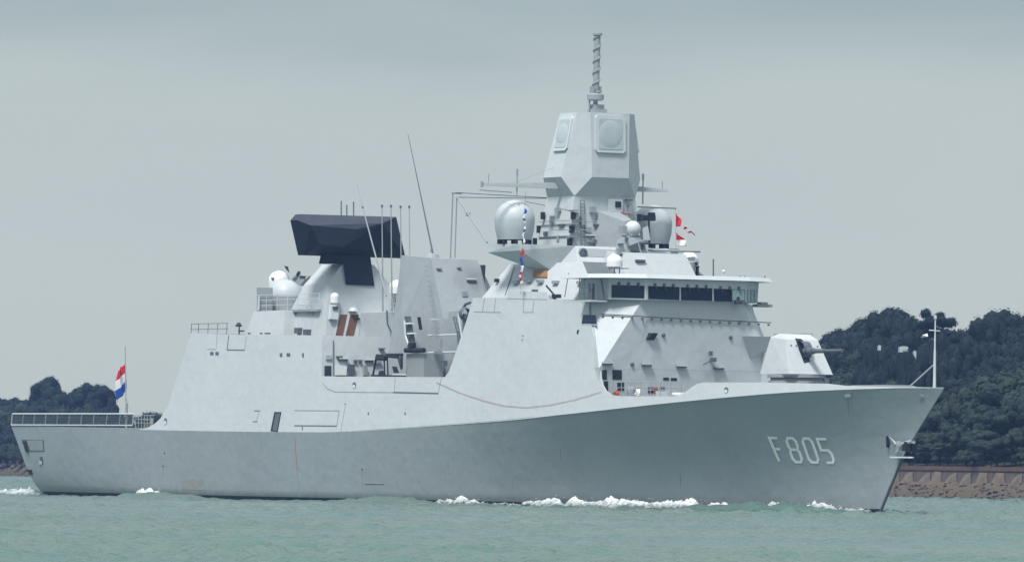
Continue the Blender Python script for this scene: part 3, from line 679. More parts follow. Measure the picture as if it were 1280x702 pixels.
# davit and boat gear
b = MB(); q = lambda u, v, y=-6.2: P(u, v, y=y)
for a_, c_, r in (((466, 470), (471, 443), .09), ((471, 444), (498, 446), .13), ((498, 446), (502, 461), .11), ((480, 445), (481, 470), .07), ((484, 444), (485, 470), .07), ((502, 444), (502, 459), .12), ((483, 443), (503, 443), .12), ((464, 469), (508, 470), .08), ((471, 447), (482, 448), .2)): b.tube(q(*a_), q(*c_), r)
b.build('boat_davit', 'dark')
b = MB(); b.hull([q(474, 463), q(481, 463), q(483, 470), q(472, 470), q(474, 463, -5.2), q(481, 463, -5.2), q(483, 470, -5.2), q(472, 470, -5.2)]); b.hull([q(490, 457.5), q(496, 458), q(499, 466), q(492, 466), q(490, 457.5, -5.2), q(496, 458, -5.2), q(499, 466, -5.2), q(492, 466, -5.2)]); b.build('winch', 'dark')
b = MB(); b.hull([q(490, 466.5), q(507, 466.5), q(509, 470), q(490, 470), q(490, 466.5, -4.8), q(507, 466.5, -4.8), q(509, 470, -4.8), q(490, 470, -4.8)]); b.build('boat_cradle', 'frame')
# stack of life-raft racks and a crane house beside the funnel
b = MB(); w = P(508, 440, y=-5.5); w2 = P(530, 440, y=-5.5); b.bx(w.x, w2.x, -5.5, -3.5, 11.0, 13.1); b.build('crane_house', 'mid')
b = MB(); b.hull([q(505.5, 395, -5.4), q(513.5, 395, -5.4), q(521, 437, -5.4), q(509.5, 437, -5.4), q(505.5, 395, -4.6), q(513.5, 395, -4.6), q(521, 437, -4.6), q(509.5, 437, -4.6)]); RK = b.build('raft_rack', 'dgrey')
for v in (404, 416.5): b = MB(); b.box(q(512 + (v - 404) * .2, v, -5.55), (1.1, .3, .12)); b.build('rack_bar', 'white', RK)
b = MB(); b.path([q(505.5, 400, -5.7), q(507, 420, -5.7), q(511, 432, -5.7)], .09); b.build('rack_strut', 'frame', RK)
b = MB(); b.tube(q(507, 437.5, -5.6), q(530, 437.5, -5.6), .22, seg=12); b.box(q(515, 431, -5.6), (.6, .5, .4)); b.build('crane_jib', 'dark')
# cable run down the mast flank
b = MB(); b.path([P(483.5, 388, x=57.5), P(484.5, 405, x=57.8), P(489, 415, x=58.1), P(492.5, 440, x=58.6)], .08); b.build('cable_run', 'dgrey')
# small satcom on a pedestal between mast and funnel
c = P(496, 363, y=0.5); dome('satellite_dome', c + Vector((0, 0, -.3)), .72, 1.25, 'white')
b = MB(); b.hull([P(491, 364, y=.5), P(501, 364, y=.5), P(498, 387, y=.5), P(492, 387, y=.5), P(491, 364, y=1.5), P(501, 364, y=1.5), P(498, 387, y=1.5), P(492, 387, y=1.5)]); b.build('dome_pedestal', 'mid')
rl = MB()
for u in (487, 493, 499.5, 505.5, 511): rl.tube(P(u, 373, y=-1.0), P(u, 390, y=-1.0), .03)
for v in (373, 379, 385): rl.tube(P(487, v, y=-1), P(511, v, y=-1), .025)
rl.build('platform_railing', 'frame')
# whip aerials
for u, v0, v1, ub, r in ((477.5, 256, 389, 478.5, .075), (488.7, 256, 389, 490, .075), (500.7, 257, 389, 502, .075), (511.5, 257, 389, 513, .06)):
    b = MB(); a_, c_ = P(ub, v1, y=-1.5), P(u, v0, y=-1.5); b.tube(c_, a_, r * .6, r); b.mi = 1; b.tube(c_, c_.lerp(a_, .022), .1); b.build('whip_aerial', ['mid', 'dgrey'])
b = MB(); a_, m_, c_ = P(483, 370, y=-3.0), P(453, 258, y=-3.0), P(446, 228, y=-3); b.tube(m_, a_, .05, .09); b.tube(c_, m_, .02, .03); b.mi = 1; b.tube(m_, m_.lerp(a_, .02), .09); b.build('whip_aerial', ['mid', 'dgrey'])
b = MB(); b.tube(P(541, 316, y=-1.0), P(510, 168, y=-1.0), .08, .025); b.mi = 1; b.lathe(P(539, 322, y=-1.0), [(.75, 0), (.6, .3), (.12, .45), (.1, .8)], 14); b.build('whip_aerial', ['dgrey', 'mid'])

# ------------------------------------------------------------------ funnel
fn = MB(); fn.hull([(68.2, -2.4, 21.55), (68.2, 2.35, 21.5), (62.8, -2.2, 21.9), (62.8, 2.2, 21.7), (70.9, -2.6, 16.2), (71.0, 3.8, 16.2), (65.4, -3.6, 16.0), (72.0, -3.0, 10.9), (72.5, 4.6, 10.9), (64.0, -4.4, 10.9), (62.0, 4.4, 10.9)])
FU = fn.build('funnel', 'mid')
FF = on_plane(plane3((68.2, -2.4, 21.55), (68.2, 2.35, 21.5), (70.9, -2.6, 16.2)))
floodlight(588.5, 351.5, FF)
b = MB(); b.hull([P(600, 331, x=70.5), P(607, 331, x=70.5), P(606, 355, x=71), P(600, 331, x=69), P(607, 331, x=69), P(606, 355, x=70)]); b.build('funnel_vent', 'dark', FU)
decal('exhaust_grille', [(521.5, 396), (525.5, 396), (528, 412), (524, 412)], on_plane(((1, 0, 0), 71.3)), 'dark', FU)
hs = MB(); hs.hull([(70.5, -2.5, 10.9), (79.5, -2.8, 10.9), (70.5, 5, 10.9), (79.5, 5, 10.9), (70.5, -2.0, 16.8), (78.5, -2.0, 17.2), (70.5, 5, 16.8), (78.5, 5, 17.2)]); hs.build('intake_house', 'mid')
IH = on_plane(plane3((79.5, -2.8, 10.9), (79.5, 5, 10.9), (78.5, -2, 17.2)))
IS = on_plane(plane3((79.5, -2.8, 10.9), (70.5, -2.5, 10.9), (78.5, -2, 17.2)))
for r_ in ([(555, 396), (564.5, 396.5), (564.5, 409), (556, 408.5)], [(557, 418), (568.5, 418.5), (570.5, 436), (559, 435)]):
    g = decal('intake_grille', r_, IS, 'dgrey', th=.04); (u0, v0), (u1, v1) = r_[0], r_[2]
    for t in (.33, .66): decal('grille_bar', [(u0 + 1, v0 + (v1 - v0) * t), (u1, v0 + (v1 - v0) * t), (u1, v0 + (v1 - v0) * t + .8), (u0 + 1, v0 + (v1 - v0) * t + .8)], IS, 'frame', g, th=.09)
b = MB(); b.path([P(568, 396, y=-5.5), P(573, 415, y=-5.5), P(575, 436, y=-5.5)], .16); b.build('vent_trunk', 'dgrey'); b = MB(); b.path([P(573, 392, y=-5.5), P(577, 420, y=-5.5)], .08); b.build('vent_trunk', 'frame')
b = MB(); c = P(581, 392, y=-5.6); b.lathe(c, [(.45, -.3), (.6, 0), (.45, .3)], 20, rot=Matrix.Rotation(pi / 2, 3, 'Y')); b.tube(c, c + Vector((0, 0, -2.2)), .2); b.build('ventilator', 'dgrey', smooth=True)
for v in (419, 440.5): b = MB(); b.tube(P(535, v, y=-4.5), P(573, v - 1, y=-4.5), .07); b.build('catwalk_rail', 'frame')
for u, v in ((536, 454), (555, 454)): p = P(u, v, y=-4.4); b = MB(); b.box(p, (.5, .4, .45)); b.build('junction_box', 'dgrey')

for (u, v, w_, h_, m_) in ((548, 336, .5, .1, 'mid'), (573, 335, .4, .1, 'mid'), (580, 368, .5, .4, 'mid')):
    p, n = FF(u, v); b = MB(); b.box(p + n * .1, (.3, w_, h_)); b.build('funnel_box', m_, FU)
b = MB()
for k in range(16): b.tube(P(530.5 + k * .9, 332 + k * 6.2, y=-3.4), P(534.5 + k * .9, 332 + k * 6.2, y=-3.4), .03)
b.build('funnel_ladder', 'mid', FU)
for (u0, v0, u1, v1, m_) in ((540, 398, 549, 399.5, 'frame'), (540, 410, 549, 411.5, 'mid'), (543, 423, 553, 436, 'mid'), (527, 452, 534, 462, 'dgrey')):
    decal('side_locker', rect(u0, v0, u1, v1), on_plane(((0, 1, 0), -4.6)), m_, th=.2)
b = MB(); b.path([P(575, 392, y=-5.0), P(582, 380, y=-5.0), P(588, 378, y=-5)], .12); b.build('exhaust_pipe', 'dgrey')
# ------------------------------------------------------------------ hangar roof: deckhouse, close-in gun, radome, platform
dh = MB(); zt0 = 14.7; dh.hull([(39.6, -5.2, zt0), (46.9, -5.2, zt0), (40.4, -4.7, 17.15), (46.2, -4.7, 17.2), (39.6, 3, zt0), (46.9, 3, zt0), (40.4, 3, 17.15), (46.2, 3, 17.2)]); deck_tops(dh.build('aft_deckhouse', 'paint'))
pf = MB(); a_ = P(322, 387, y=-3.5); c_ = P(400, 390, y=-4.2); z_ = 17.35
x0 = P(322, 387, y=-3.8).x; x1 = P(398, 390, y=-3.8).x
pf.bx(x0, x1, -3.9, 3.5, 17.05, 17.25)
pf.build('aft_platform', 'mid')
sc = MB(); x2 = P(352, 370, y=-3.7).x
sc.prism([(x0, -3.8, 17.25), (x0 + 2.6, -3.8, 17.25), (x0 + 2.6, -3.8, 19.3), (x0 - .25, -3.8, 19.35)], (0, .1, 0)); sc.build('wind_screen', 'mid')
drum = MB(); c = P(357, 372, y=-1.5); drum.lathe((c.x, -1.5, 17.25), [(1.55, 0), (1.55, 1.35), (0, 1.35)], 32); drum.build('radome_drum', 'mid', smooth=True)
dome('radome', Vector((c.x, -1.5, 18.5)), 1.55, 1.62, 'dome', stem=.0)
rl = MB(); xa, xb = x0, P(400, 372, y=-3.9).x
for z in (17.7, 18.2, 18.65): rl.tube((xa, -3.95, z), (xb, -3.95, z), .025)
for x in np.linspace(xa, xb, 7): rl.tube((x, -3.95, 17.2), (x, -3.95, 18.65), .03)
rl.tube((x0 + .7, -4.05, 17.3), (x0 + .7, -4.05, 18.6), .1)
rl.build('platform_railing', 'frame')
un = MB(); un.hull([P(362, 391, y=-3.6), P(396, 392, y=-3.6), P(387, 402, y=-3.0), P(374, 402, y=-3.0), P(362, 391, y=-1), P(396, 392, y=-1), P(387, 402, y=-1), P(374, 402, y=-1)]); un.build('platform_bracket', 'mid')
for u, v in ((356, 400), (373, 413), (384, 415)): p = P(u, v, y=-4.0); b = MB(); b.box(p, (.7, .5, .5)); b.build('fire_pump', 'dgrey')
hw = MB(); hw.hull([(46.9, -3.6, 14.7), (50.5, -3.6, 14.7), (46.9, 3, 14.7), (50.5, 3, 14.7), (46.9, -3.6, 17.0), (49.5, -3.6, 17.0), (46.9, 3, 17.0), (49.5, 3, 17.0)]); hw.build('mast_foot_house', 'mid')
# close-in weapon on the hangar roof: white drum with gun barrels
c = P(349, 351, y=2.0)
CW = MB(); CW.lathe((c.x, 2.0, c.z - 1.0), [(.95, 0), (1.0, .5), (1.0, 1.0), (.95, 1.35), (.7, 1.7), (.3, 1.9), (0, 1.94)], 28); CW = CW.build('close_in_weapon', 'white', smooth=True)
b = MB(); b.hull([P(355, 332, y=2), P(360, 333, y=2), P(362, 341, y=2), P(358, 337, y=2), P(355, 332, y=2.5), P(360, 333, y=2.5), P(362, 341, y=2.5)]); b.build('tracking_radar', 'dark', CW)
b = MB(); b.bx(c.x - .9, c.x + .9, 1.2, 2.8, 17.1, c.z - .9); b.build('weapon_base', 'mid', CW); b = MB(); b.box(P(341, 348.5, y=1.2), (.6, .3, .25)); b.build('weapon_sight', 'dgrey', CW)
b = MB(); q = lambda u, v: P(u, v, y=0)
b.path([q(367, 356), q(367, 348), q(372, 344)], .18); b.hull([q(366, 347), q(373, 342), q(379, 344), q(380, 350), q(375, 357), q(369, 355), q(366, 347) + Vector((0, .8, 0)), q(379, 344) + Vector((0, .8, 0)), q(375, 357) + Vector((0, .8, 0))]); b.build('director', 'mid')
b = MB(); b.tube(q(372, 344), q(374, 340), .16); b.tube(q(375, 346), q(381, 346), .09); b.build('director_camera', 'dark')
# hangar roof rail and stern light
rl = MB(); zr = 15.0
for u in (238, 247, 259, 271, 282.5): x = S_at(u, 417)[0].x; rl.tube((x, -8.2, zr), (x, -8.15, zr + 1.0), .03)
xa, xb = S_at(238, 417)[0].x, S_at(284, 417)[0].x
for h in (.5, 1.0): rl.tube((xa, -8.17, zr + h), (xb, -8.17, zr + h), .025)
rl.build('hangar_railing', 'dgrey')
p = P(299, 410, y=-6); b = MB(); b.tube((p.x, -6, 14.9), (p.x, -6, 15.8), .06); b.lathe((p.x - .1, -6, 15.75), [(0.28, 0), (.3, .12), (.12, .35), (0, .4)], 10); b.box((p.x + .4, -6, 15.35), (.7, .25, .12)); b.build('deck_light', 'dark')

# ------------------------------------------------------------------ main mast
dk = MB(); dk.hull([(84.6, -7.2, 17.4), (103.6, -6.9, 17.2), (84.6, 7.2, 17.4), (103.6, 6.9, 17.2), (86.6, -5.4, 20.6), (98.5, -5.4, 20.6), (86.6, 5.4, 20.6), (98.5, 5.4, 20.6)]); deck_tops(dk.build('mast_deckhouse', 'paint'))
up_ = MB(); up_.hull([(89.0, -5.4, 20.0), (97.6, -5.3, 20.0), (89.0, 5.4, 20.0), (97.6, 5.3, 20.0), (88.0, -4.9, 22.05), (96.0, -4.6, 22.0), (88.0, 4.9, 22.05), (96.0, 4.6, 22.0)]); deck_tops(up_.build('mast_base', 'paint'))
for sg in (-1, 1):
    sp = MB(); sp.hull([(87.7, sg * 8.25, 22.2), (87.75, sg * 8.25, 21.5), (92.4, sg * 8.0, 22.15), (92.4, sg * 7.9, 21.6), (96.0, sg * 4.6, 22.0), (88.2, sg * 4.6, 22.15), (94.5, sg * 4.7, 19.3), (90.5, sg * 4.9, 20.0)])
    deck_tops(sp.build('radome_sponson', 'paint'))
MA = MB(); rb = [(88.1, 3.62), (93.7, 3.62)]
lowz, upz = 22.0, 26.32
MA.hull([(88.05, -3.62, lowz), (93.45, -3.62, lowz), (88.05, 3.62, lowz), (93.45, 3.62, lowz), (88.78, -3.03, upz), (93.2, -3.03, upz), (88.78, 3.03, upz), (93.2, 3.03, upz)])
MA.hull([(88.78, -3.03, upz), (93.2, -3.03, upz), (88.78, 3.03, upz), (93.2, 3.03, upz)] + [(x, y, 27.92) for x, y in ((94.06, -1.83), (94.06, 1.83), (92.5, 3.95), (89.6, 3.95), (88.0, 1.83), (88.0, -1.83), (89.6, -3.95), (92.5, -3.95))])
MM = MA.build('main_mast', 'paint')
hd = MB(); hd.hull([(x, y, 27.92) for x, y in ((94.06, -1.83), (94.06, 1.83), (92.5, 3.95), (89.6, 3.95), (88.0, 1.83), (88.0, -1.83), (89.6, -3.95), (92.5, -3.95))] + [(x, y, 33.4) for x, y in ((93.87, -1.95), (93.87, 1.95), (93.19, 2.87), (90.45, 2.87), (89.77, 1.95), (89.77, -1.95), (90.45, -2.87), (93.19, -2.87))])
HD = hd.build('radar_housing', 'paint', MM)
# radar faces: frame, then a slightly proud rounded window
def panel(o, ex, ey, w, h, parent):
    ez = ex.cross(ey).normalized(); ez = ez if ez.dot(Vector(o) - Vector((91, 0, 30))) > 0 else -ez
    def rr(w_, h_, c_): return [(-w_ + c_, -h_), (w_ - c_, -h_), (w_, -h_ + c_), (w_, h_ - c_), (w_ - c_, h_), (-w_ + c_, h_), (-w_, h_ - c_), (-w_, -h_ + c_)]
    def slab(name, pts, t0, t1, mat, par):
        b = MB(); b.prism([Vector(o) + ex * x + ey * y + ez * t0 for x, y in pts], ez * (t1 - t0)); return b.build(name, mat, par)
    fr = slab('radar_panel', rr(w, h, .22), -.1, .16, 'frame', parent)
    slab('panel_surface', rr(w * .80, h * .82, .12), .1, .19, 'disc', fr)
    b = MB(); R = Matrix((ex, ey, ez)).transposed()
    b.lathe(Vector(o) + ez * .19, [(w * .78, 0), (w * .75, .012), (w * .4, .03), (0, .04)], 40, rot=R); b.build('radar_window', 'disc', fr, smooth=True)
fpl = lambda z: 94.06 - (z - 27.92) / 5.48 * .19
panel((fpl(31.6), -.05, 31.6), Vector((0, 1, 0)), Vector((-.035, 0, 1)).normalized(), 1.5, 1.58, HD)
spl = lambda z: 3.95 - (z - 27.92) / 5.48 * 1.08
for sg in (-1, 1): panel((91.7, sg * spl(31.6), 31.6), Vector((1, 0, 0)), Vector((0, -sg * .2, 1)).normalized(), 1.12, 1.5, HD)
panel((89.12, 0, 31.6), Vector((0, 1, 0)), Vector((.3, 0, 1)).normalized(), 1.45, 1.5, HD)
# mast head: base, collar and helical pole aerial
b = MB(); c = P(747, 141, y=0); b.bx(90.9, 92.1, -.45, .8, 33.35, 33.8); b.bx(91.0, 91.9, -.3, .65, 33.8, 34.2); b.build('masthead_base', 'mid', MM)
b = MB(); b.tube((91.3, -.55, 33.4), (91.3, -.45, 34.8), .08); b.lathe((91.5, .0, 34.55), [(.0, 0), (.6, 0), (.72, .1), (.72, .48), (.6, .58), (0, .58)], 24); b.tube((91.5, 0, 34.1), (91.5, 0, 34.6), .2); b.bx(91.2, 91.8, -.42, -.26, 35.1, 35.75); b.bx(91.2, 91.8, .26, .42, 35.1, 35.75); b.build('masthead_collar', 'mid', MM)
b = MB(); prev = None; seg = 16
ax = lambda z: Vector((91.5, .03 + (z - 35.4) * .02, z))
for k in range(121):
    z = 35.2 + k * (4.9 / 120); row = []
    for i in range(seg):
        a = 2 * pi * i / seg; ph = (a - z * 2 * pi / .98) % (2 * pi)
        r = .27 + (.09 if ph < 1.1 else 0)
        row.append(b.bm.verts.new(ax(z) + Vector((r * cos(a), r * sin(a), 0))))
    if prev:
        for i in range(seg): b.bm.faces.new((prev[i], prev[(i + 1) % seg], row[(i + 1) % seg], row[i]))
    prev = row
b.lathe(ax(40.1), [(.0, 0), (.42, 0), (.42, .16), (0, .16)], 16)
b.build('pole_aerial', 'mid', MM, smooth=False)
# yards
YX = 91.2
for y0_, y1_, nm in ((-3.5, -11.0, 'yard'), (3.5, 7.6, 'yard')):
    b = MB(); b.hull([(YX - .22, y0_, 26.95), (YX + .22, y0_, 26.95), (YX, y0_, 27.5), (YX - .1, y1_, 27.0), (YX + .1, y1_, 27.0), (YX, y1_, 27.2)]); YD = b.build(nm, 'mid', MM)
    if y1_ < 0: rods = ((-7.5, 26.0, 28.5, .09), (-10.3, 27.1, 28.0, .04), (-10.95, 27.0, 27.35, .12))
    else: rods = ((5.05, 25.9, 28.5, .1), (7.0, 27.1, 27.9, .04))
    for y_, z0_, z1_, r in rods: b = MB(); b.tube((YX, y_, z0_), (YX, y_, z1_), r * .6); b.tube((YX, y_, z1_ - .5), (YX, y_, z1_), r); b.build('rod_aerial', 'mid', YD)
# lamps down the mast edges
for u, v in ((678.5, 269.5), (673.5, 286.5), (668.5, 302)):
    p = P(u, v, y=-3.5); b = MB(); b.box(p, (.28, .3, .62)); b.build('mast_lamp', 'dark', MM)
for u, v in ((716, 269.5), (714, 286.5), (711.5, 302.5), (799, 272)):
    p = P(u, v, x=93.5); b = MB(); b.box(p, (.3, .26, .6)); l_ = b.build('mast_lamp', 'dark', MM)
    b = MB(); b.box(p + Vector((.1, .15, .45)), (.5, .75, .07)); b.box(p + Vector((.1, .35, 0)), (.2, .2, .55)); b.build('lamp_shelf', 'mid', l_)
for v, a, c_ in ((276.5, 722, 746), (287, 690, 738)):
    b = MB(); b.tube(P(a, v, x=93.6 if v < 280 else 93.6), P(c_, v + .4, x=93.6), .035); b.build('grab_rail', 'mid', MM)
ML = MB()
for x_, y_, z0_, z1_ in ((93.5, -2.6, 22.1, 26.0),):
    for dy in (0, .4): ML.tube((93.62, y_ + dy, z0_), (93.38, y_ + dy + .05, z1_), .03)
    for k in range(14): ML.tube((93.6 - k * .018, y_, z0_ + .2 + k * .28), (93.6 - k * .018, y_ + .42, z0_ + .2 + k * .28), .02)
ML.build('ladder', 'dgrey', MM)
for (u, v, sx_, sz_, m_) in ((741, 262, .5, .5, 'mid'), (748, 281, .9, .14, 'dgrey'), (735, 287, .5, .4, 'mid'), (751, 296, .35, .6, 'dgrey'), (742, 303, 1.0, .12, 'mid'), (728, 275, .25, .8, 'mid'), (788, 262, .3, .7, 'mid'), (783, 280, .7, .3, 'dgrey'), (786, 250, .6, .12, 'dgrey')):
    p = P(u, v, x=93.5); b = MB(); b.box(p, (.35, sx_, sz_)); b.build('mast_box', m_, MM)
for (u, v, sx_, sz_, m_) in ((697, 262, .5, .3, 'mid'), (690, 275, .3, .7, 'mid'), (702, 281, .9, .12, 'dgrey'), (683, 292, .5, .35, 'dgrey'), (699, 298, .35, .5, 'mid')):
    p = P(u, v, y=-3.45); b = MB(); b.box(p, (sx_, .35, sz_)); b.build('mast_box', m_, MM)
for z_ in (24.2, 22.9):
    b = MB(); b.bx(88.3, 93.6, -3.62, -3.5, z_, z_ + .06); b.build('stiffener', 'mid', MM)
# front projection of the tower, signal box and hose reel recess
b = MB(); b.hull([(93.1, -1.0, 25.2), (93.1, 1.3, 25.2), (93.2, -1.6, 21.2), (93.2, 3.2, 21.2), (95.6, .5, 24.2), (96.6, .9, 21.2), (96.4, 1.9, 21.2), (95.4, 1.3, 24.4)]); b.build('tower_projection', 'mid', MM)
b = MB(); p = P(768, 257, x=93.3); b.box(p, (.5, 1.35, 1.1)); SB = b.build('signal_box', 'paint', MM); b = MB(); b.box(p + Vector((.27, .2, .1)), (.1, .55, .5)); b.build('signal_lamp', 'dark', SB); b = MB(); b.box(p + Vector((.1, 0, -.85)), (.5, 1.2, .35)); b.build('box_shelf', 'frame', SB)
b = MB(); b.box(P(776, 267, x=93.6), (.2, 1.3, .1)); b.build('signal_stripe', 'red', SB)
floodlight(736.5, 295, on_plane(((1, 0, 0), 93.6)))
hp = plane3((96.0, -4.6, 22.0), (96.0, 4.6, 22.0), (97.6, -5.3, 20.0))
decal('reel_recess', [(724, 310), (770, 312.5), (770, 322), (727, 320.5), (722.5, 316)], on_plane(hp), 'mid'); p = P(727.5, 316, pl=hp)
b = MB(); b.lathe(p + Vector((.1, 0, 0)), [(.12, 0), (.35, .02), (.42, .12), (.35, .2), (.12, .2)], 18, rot=Matrix.Rotation(pi / 2, 3, 'Y')); b.build('hose_reel', 'dgrey', smooth=True)
# big radomes
for sg in (-1, 1):
    b = MB(); R = 1.72; pr = [(1.45, .02), (1.5, .25), (1.66, .9), (R, 1.7)] + [(R * cos(a), 1.7 + R * .98 * sin(a)) for a in np.linspace(.1, pi / 2 - .04, 12)] + [(0, 1.7 + R * .98)]
    cz = 22.55; b.lathe((89.85, sg * 6.87, cz), pr, 40); b.mi = 0; RD = b.build('satellite_radome', 'dome', smooth=True)
    for k in range(8): b = MB(); a = k * pi / 4 + .3; b.box((89.85 + 1.25 * cos(a), sg * 6.87 + 1.25 * sin(a), cz - .18), (.35, .3, .45)); b.build('radome_foot', 'dark', RD)
# aerial wires and gallows aft of the mast
G_ = MB(); y_ = -1.5; q = lambda u, v, y=-1.5: P(u, v, y=y)
G_.tube(q(566, 242), q(563, 323), .06); G_.tube(q(571, 246), q(568.5, 322), .06); G_.tube(q(565, 241), q(577, 241.5), .08); G_.build('aerial_gallows', 'mid')
b = MB(); b.tube(q(571, 246, -1.5), P(609, 303, y=-8.1), .08); b.box(q(585, 268, -3.9), (.3, .3, .3)); b.build('gallows_strut', 'mid')
for a_, c_ in (((566, 240.5), (690, 247.5)), ((570, 246.5), (690, 248)), ((600, 237.5), (640, 240.5))):
    b = MB(); b.tube(P(*a_, y=-1.5), P(*c_, y=-2.9), .035); b.build('wire_aerial', 'dgrey')
b = MB(); b.tube(P(658, 252, y=-2.9), P(716, 264, x=93.3), .03); b.build('wire_aerial', 'dgrey')
b = MB(); b.tube(P(797, 258.5, x=92), P(845, 260.5, x=92), .05); b.build('signal_boom', 'dgrey')
for u, v, u2, v2 in ((640, 229, 704, 205), (628, 252, 655, 262)):
    b = MB(); b.tube(P(u, v, x=91), P(u2, v2, x=91), .012); b.build('halyard', 'mid')

# ------------------------------------------------------------------ bridge roof gear
zr = 19.4
tz = MB(); tz.hull([(97.6, -3.0, 19.3), (102, -3.0, 19.3), (97.6, 3.8, 19.3), (102, 3.8, 19.3), (97.8, -2.6, 21.6), (101.0, -2.4, 21.4), (97.8, 3.2, 21.6), (101.0, 3.2, 21.4)]); deck_tops(tz.build('director_deckhouse', 'paint'))
TZ = on_plane(plane3((102, -3, 19.3), (102, 3.8, 19.3), (101, -2.4, 21.4))); floodlight(799.5, 326.5, TZ)
c = P(791, 305, x=100); 
b = MB(); b.hull([P(768, 321, x=100), P(812, 322, x=100), P(771, 300, x=100), P(777, 296, x=100), P(800, 297, x=100), P(808, 312, x=100), P(768, 321, x=98), P(812, 322, x=98), P(771, 300, x=98.3), P(808, 303, x=98)]); DR = b.build('fire_control_director', 'frame')
b = MB(); c = P(791, 286, x=99.6); R = .68; b.lathe(c, [(R * sin(a), -R * cos(a)) for a in np.linspace(.02, pi - .02, 14)], 24); b.build('tracking_dish', 'frame', DR, smooth=True)
b = MB(); b.box(P(779, 287, x=99.4), (.7, .5, .6)); b.box(P(790, 296.5, x=99.3), (.9, 1.5, .35)); b.build('director_yoke', 'mid', DR)
b = MB(); b.hull([P(787, 307, x=100.3), P(797, 303, x=100.3), P(800, 315, x=100.3), P(788, 313, x=100.3), P(787, 307, x=99.5), P(800, 315, x=99.5), P(797, 303, x=99.5)]); b.tube(P(800, 304, x=100.2), P(809, 303, x=100.2), .15); b.build('optic_sight', 'dgrey', DR)
b = MB(); b.lathe(P(791, 323, x=99.2), [(1.65, 0), (1.65, .12), (0, .12)], 30); b.build('director_base', 'dgrey', DR)
b = MB(); b.hull([P(803, 285, x=99), P(810, 282, x=99), P(813, 300, x=99), P(804, 300, x=99), P(803, 285, x=98), P(813, 300, x=98)]); b.build('camera_housing', 'frame', DR)
for (u, v, sy, sz, m_) in ((776, 305, .5, .1, 'dgrey'), (773, 314, .25, .5, 'mid'), (783, 299, .2, .35, 'dgrey'), (781, 318, .8, .12, 'dgrey'), (804, 309, .25, .4, 'dgrey'), (806, 318, .5, .15, 'mid')):
    b = MB(); b.box(P(u, v, x=100.1), (.3, sy, sz)); b.build('director_fitting', m_, DR)
b = MB(); p = P(811, 272.5, x=97); b.box(p, (.6, 1.0, .45)); b.box(p + Vector((0, .25, .3)), (.5, .45, .35)); b.box(p + Vector((0, -.5, 0)), (.4, .4, .28)); b.tube(p, p + Vector((0, .1, -2.2)), .08); b.build('lookout_camera', 'dark')
c = P(768, 333.5, x=103); dome('satellite_dome', c, .68, 1.08, 'white', stem=.1)
b = MB(); 
for dy in (-.5, .0, .5): b.tube(c + Vector((0, dy, -.05)), c + Vector((0, dy, -.75)), .05)
b.box(c + Vector((0, .5, -.1)), (.5, 1.6, .08)); b.build('dome_stand', 'mid')
# port-side roof equipment
pb = MB(); pb.hull([P(832, 343, x=101), P(846, 343, x=101), P(834, 329, x=101), P(845, 327, x=101), P(832, 343, x=99.5), P(846, 343, x=99.5), P(845, 327, x=99.5), P(834, 329, x=99.5)]); pb.build('roof_locker', 'mid')
pb = MB(); pb.hull([P(846.5, 343, x=100.5), P(857, 343, x=100.5), P(849, 327, x=100.5), P(855.5, 327, x=100.5), P(846.5, 343, x=99), P(857, 343, x=99), P(855, 326, x=99)]); pb.build('roof_ventilator', 'mid')
pb = MB(); pb.hull([P(819.5, 342, x=101), P(829, 342, x=101), P(829, 328, x=101), P(819.5, 333, x=101), P(820, 342, x=100), P(829, 342, x=100), P(829, 328, x=100)]); pb.build('roof_screen', 'frame')
pb = MB(); pb.hull([P(838, 317, x=99), P(847, 317, x=99), P(852, 325, x=99), P(836, 328, x=99), P(838, 317, x=97.5), P(847, 317, x=97.5), P(852, 325, x=97.5), P(836, 328, x=97.5)]); pb.build('roof_pedestal', 'mid')
pb = MB(); pb.tube(P(810, 312.8, x=98), P(875, 314.2, x=98), .1); pb.build('navigation_radar_bar', 'mid')
pb = MB(); pb.hull([P(848, 321, x=99), P(868.5, 321, x=99), P(868.5, 326, x=99), P(848, 326, x=99), P(848, 321, x=98), P(868.5, 321, x=98), P(868.5, 326, x=98)]); pb.build('scanner_housing', 'mid')
c = P(861, 333, x=97); dome('satellite_dome', c, .85, 1.25, 'white', stem=.1)
pb = MB(); pb.lathe(P(862.5, 344, x=100), [(.42, 0), (.42, 1.1), (.3, 1.2)], 16); pb.build('searchlight_stand', 'mid', smooth=True); pb = MB(); pb.box(P(866, 329.5, x=100), (.4, .75, .3)); pb.box(P(868, 333.2, x=100), (.2, .9, .12)); pb.box(P(871.5, 339, x=100), (.3, .15, .8)); pb.build('searchlight', 'dark')
pb = MB(); pb.tube(P(891.7, 347, x=104), P(891.7, 323.5, x=104), .06); pb.build('rod_aerial', 'dgrey'); pb = MB(); p = P(904.5, 345.5, x=104); pb.tube(p, p + Vector((0, 0, .35)), .04); pb.lathe(p + Vector((0, 0, .3)), [(.1, 0), (.14, .15), (0, .28)], 10); pb.build('roof_lamp', 'white')
for u in (925, 931, 956): p = P(u, 349, x=105); b = MB(); b.tube(p, p + Vector((0, 0, .3)), .04); b.build('roof_lamp', 'dgrey')
for u, w_ in ((745, 1.6), (850, 2), (912, 1.4)): p = P(u, 343 + (u - 745) * .03, x=103.5); b = MB(); b.box(p, (.4, w_, .12)); b.build('roof_fitting', 'mid')
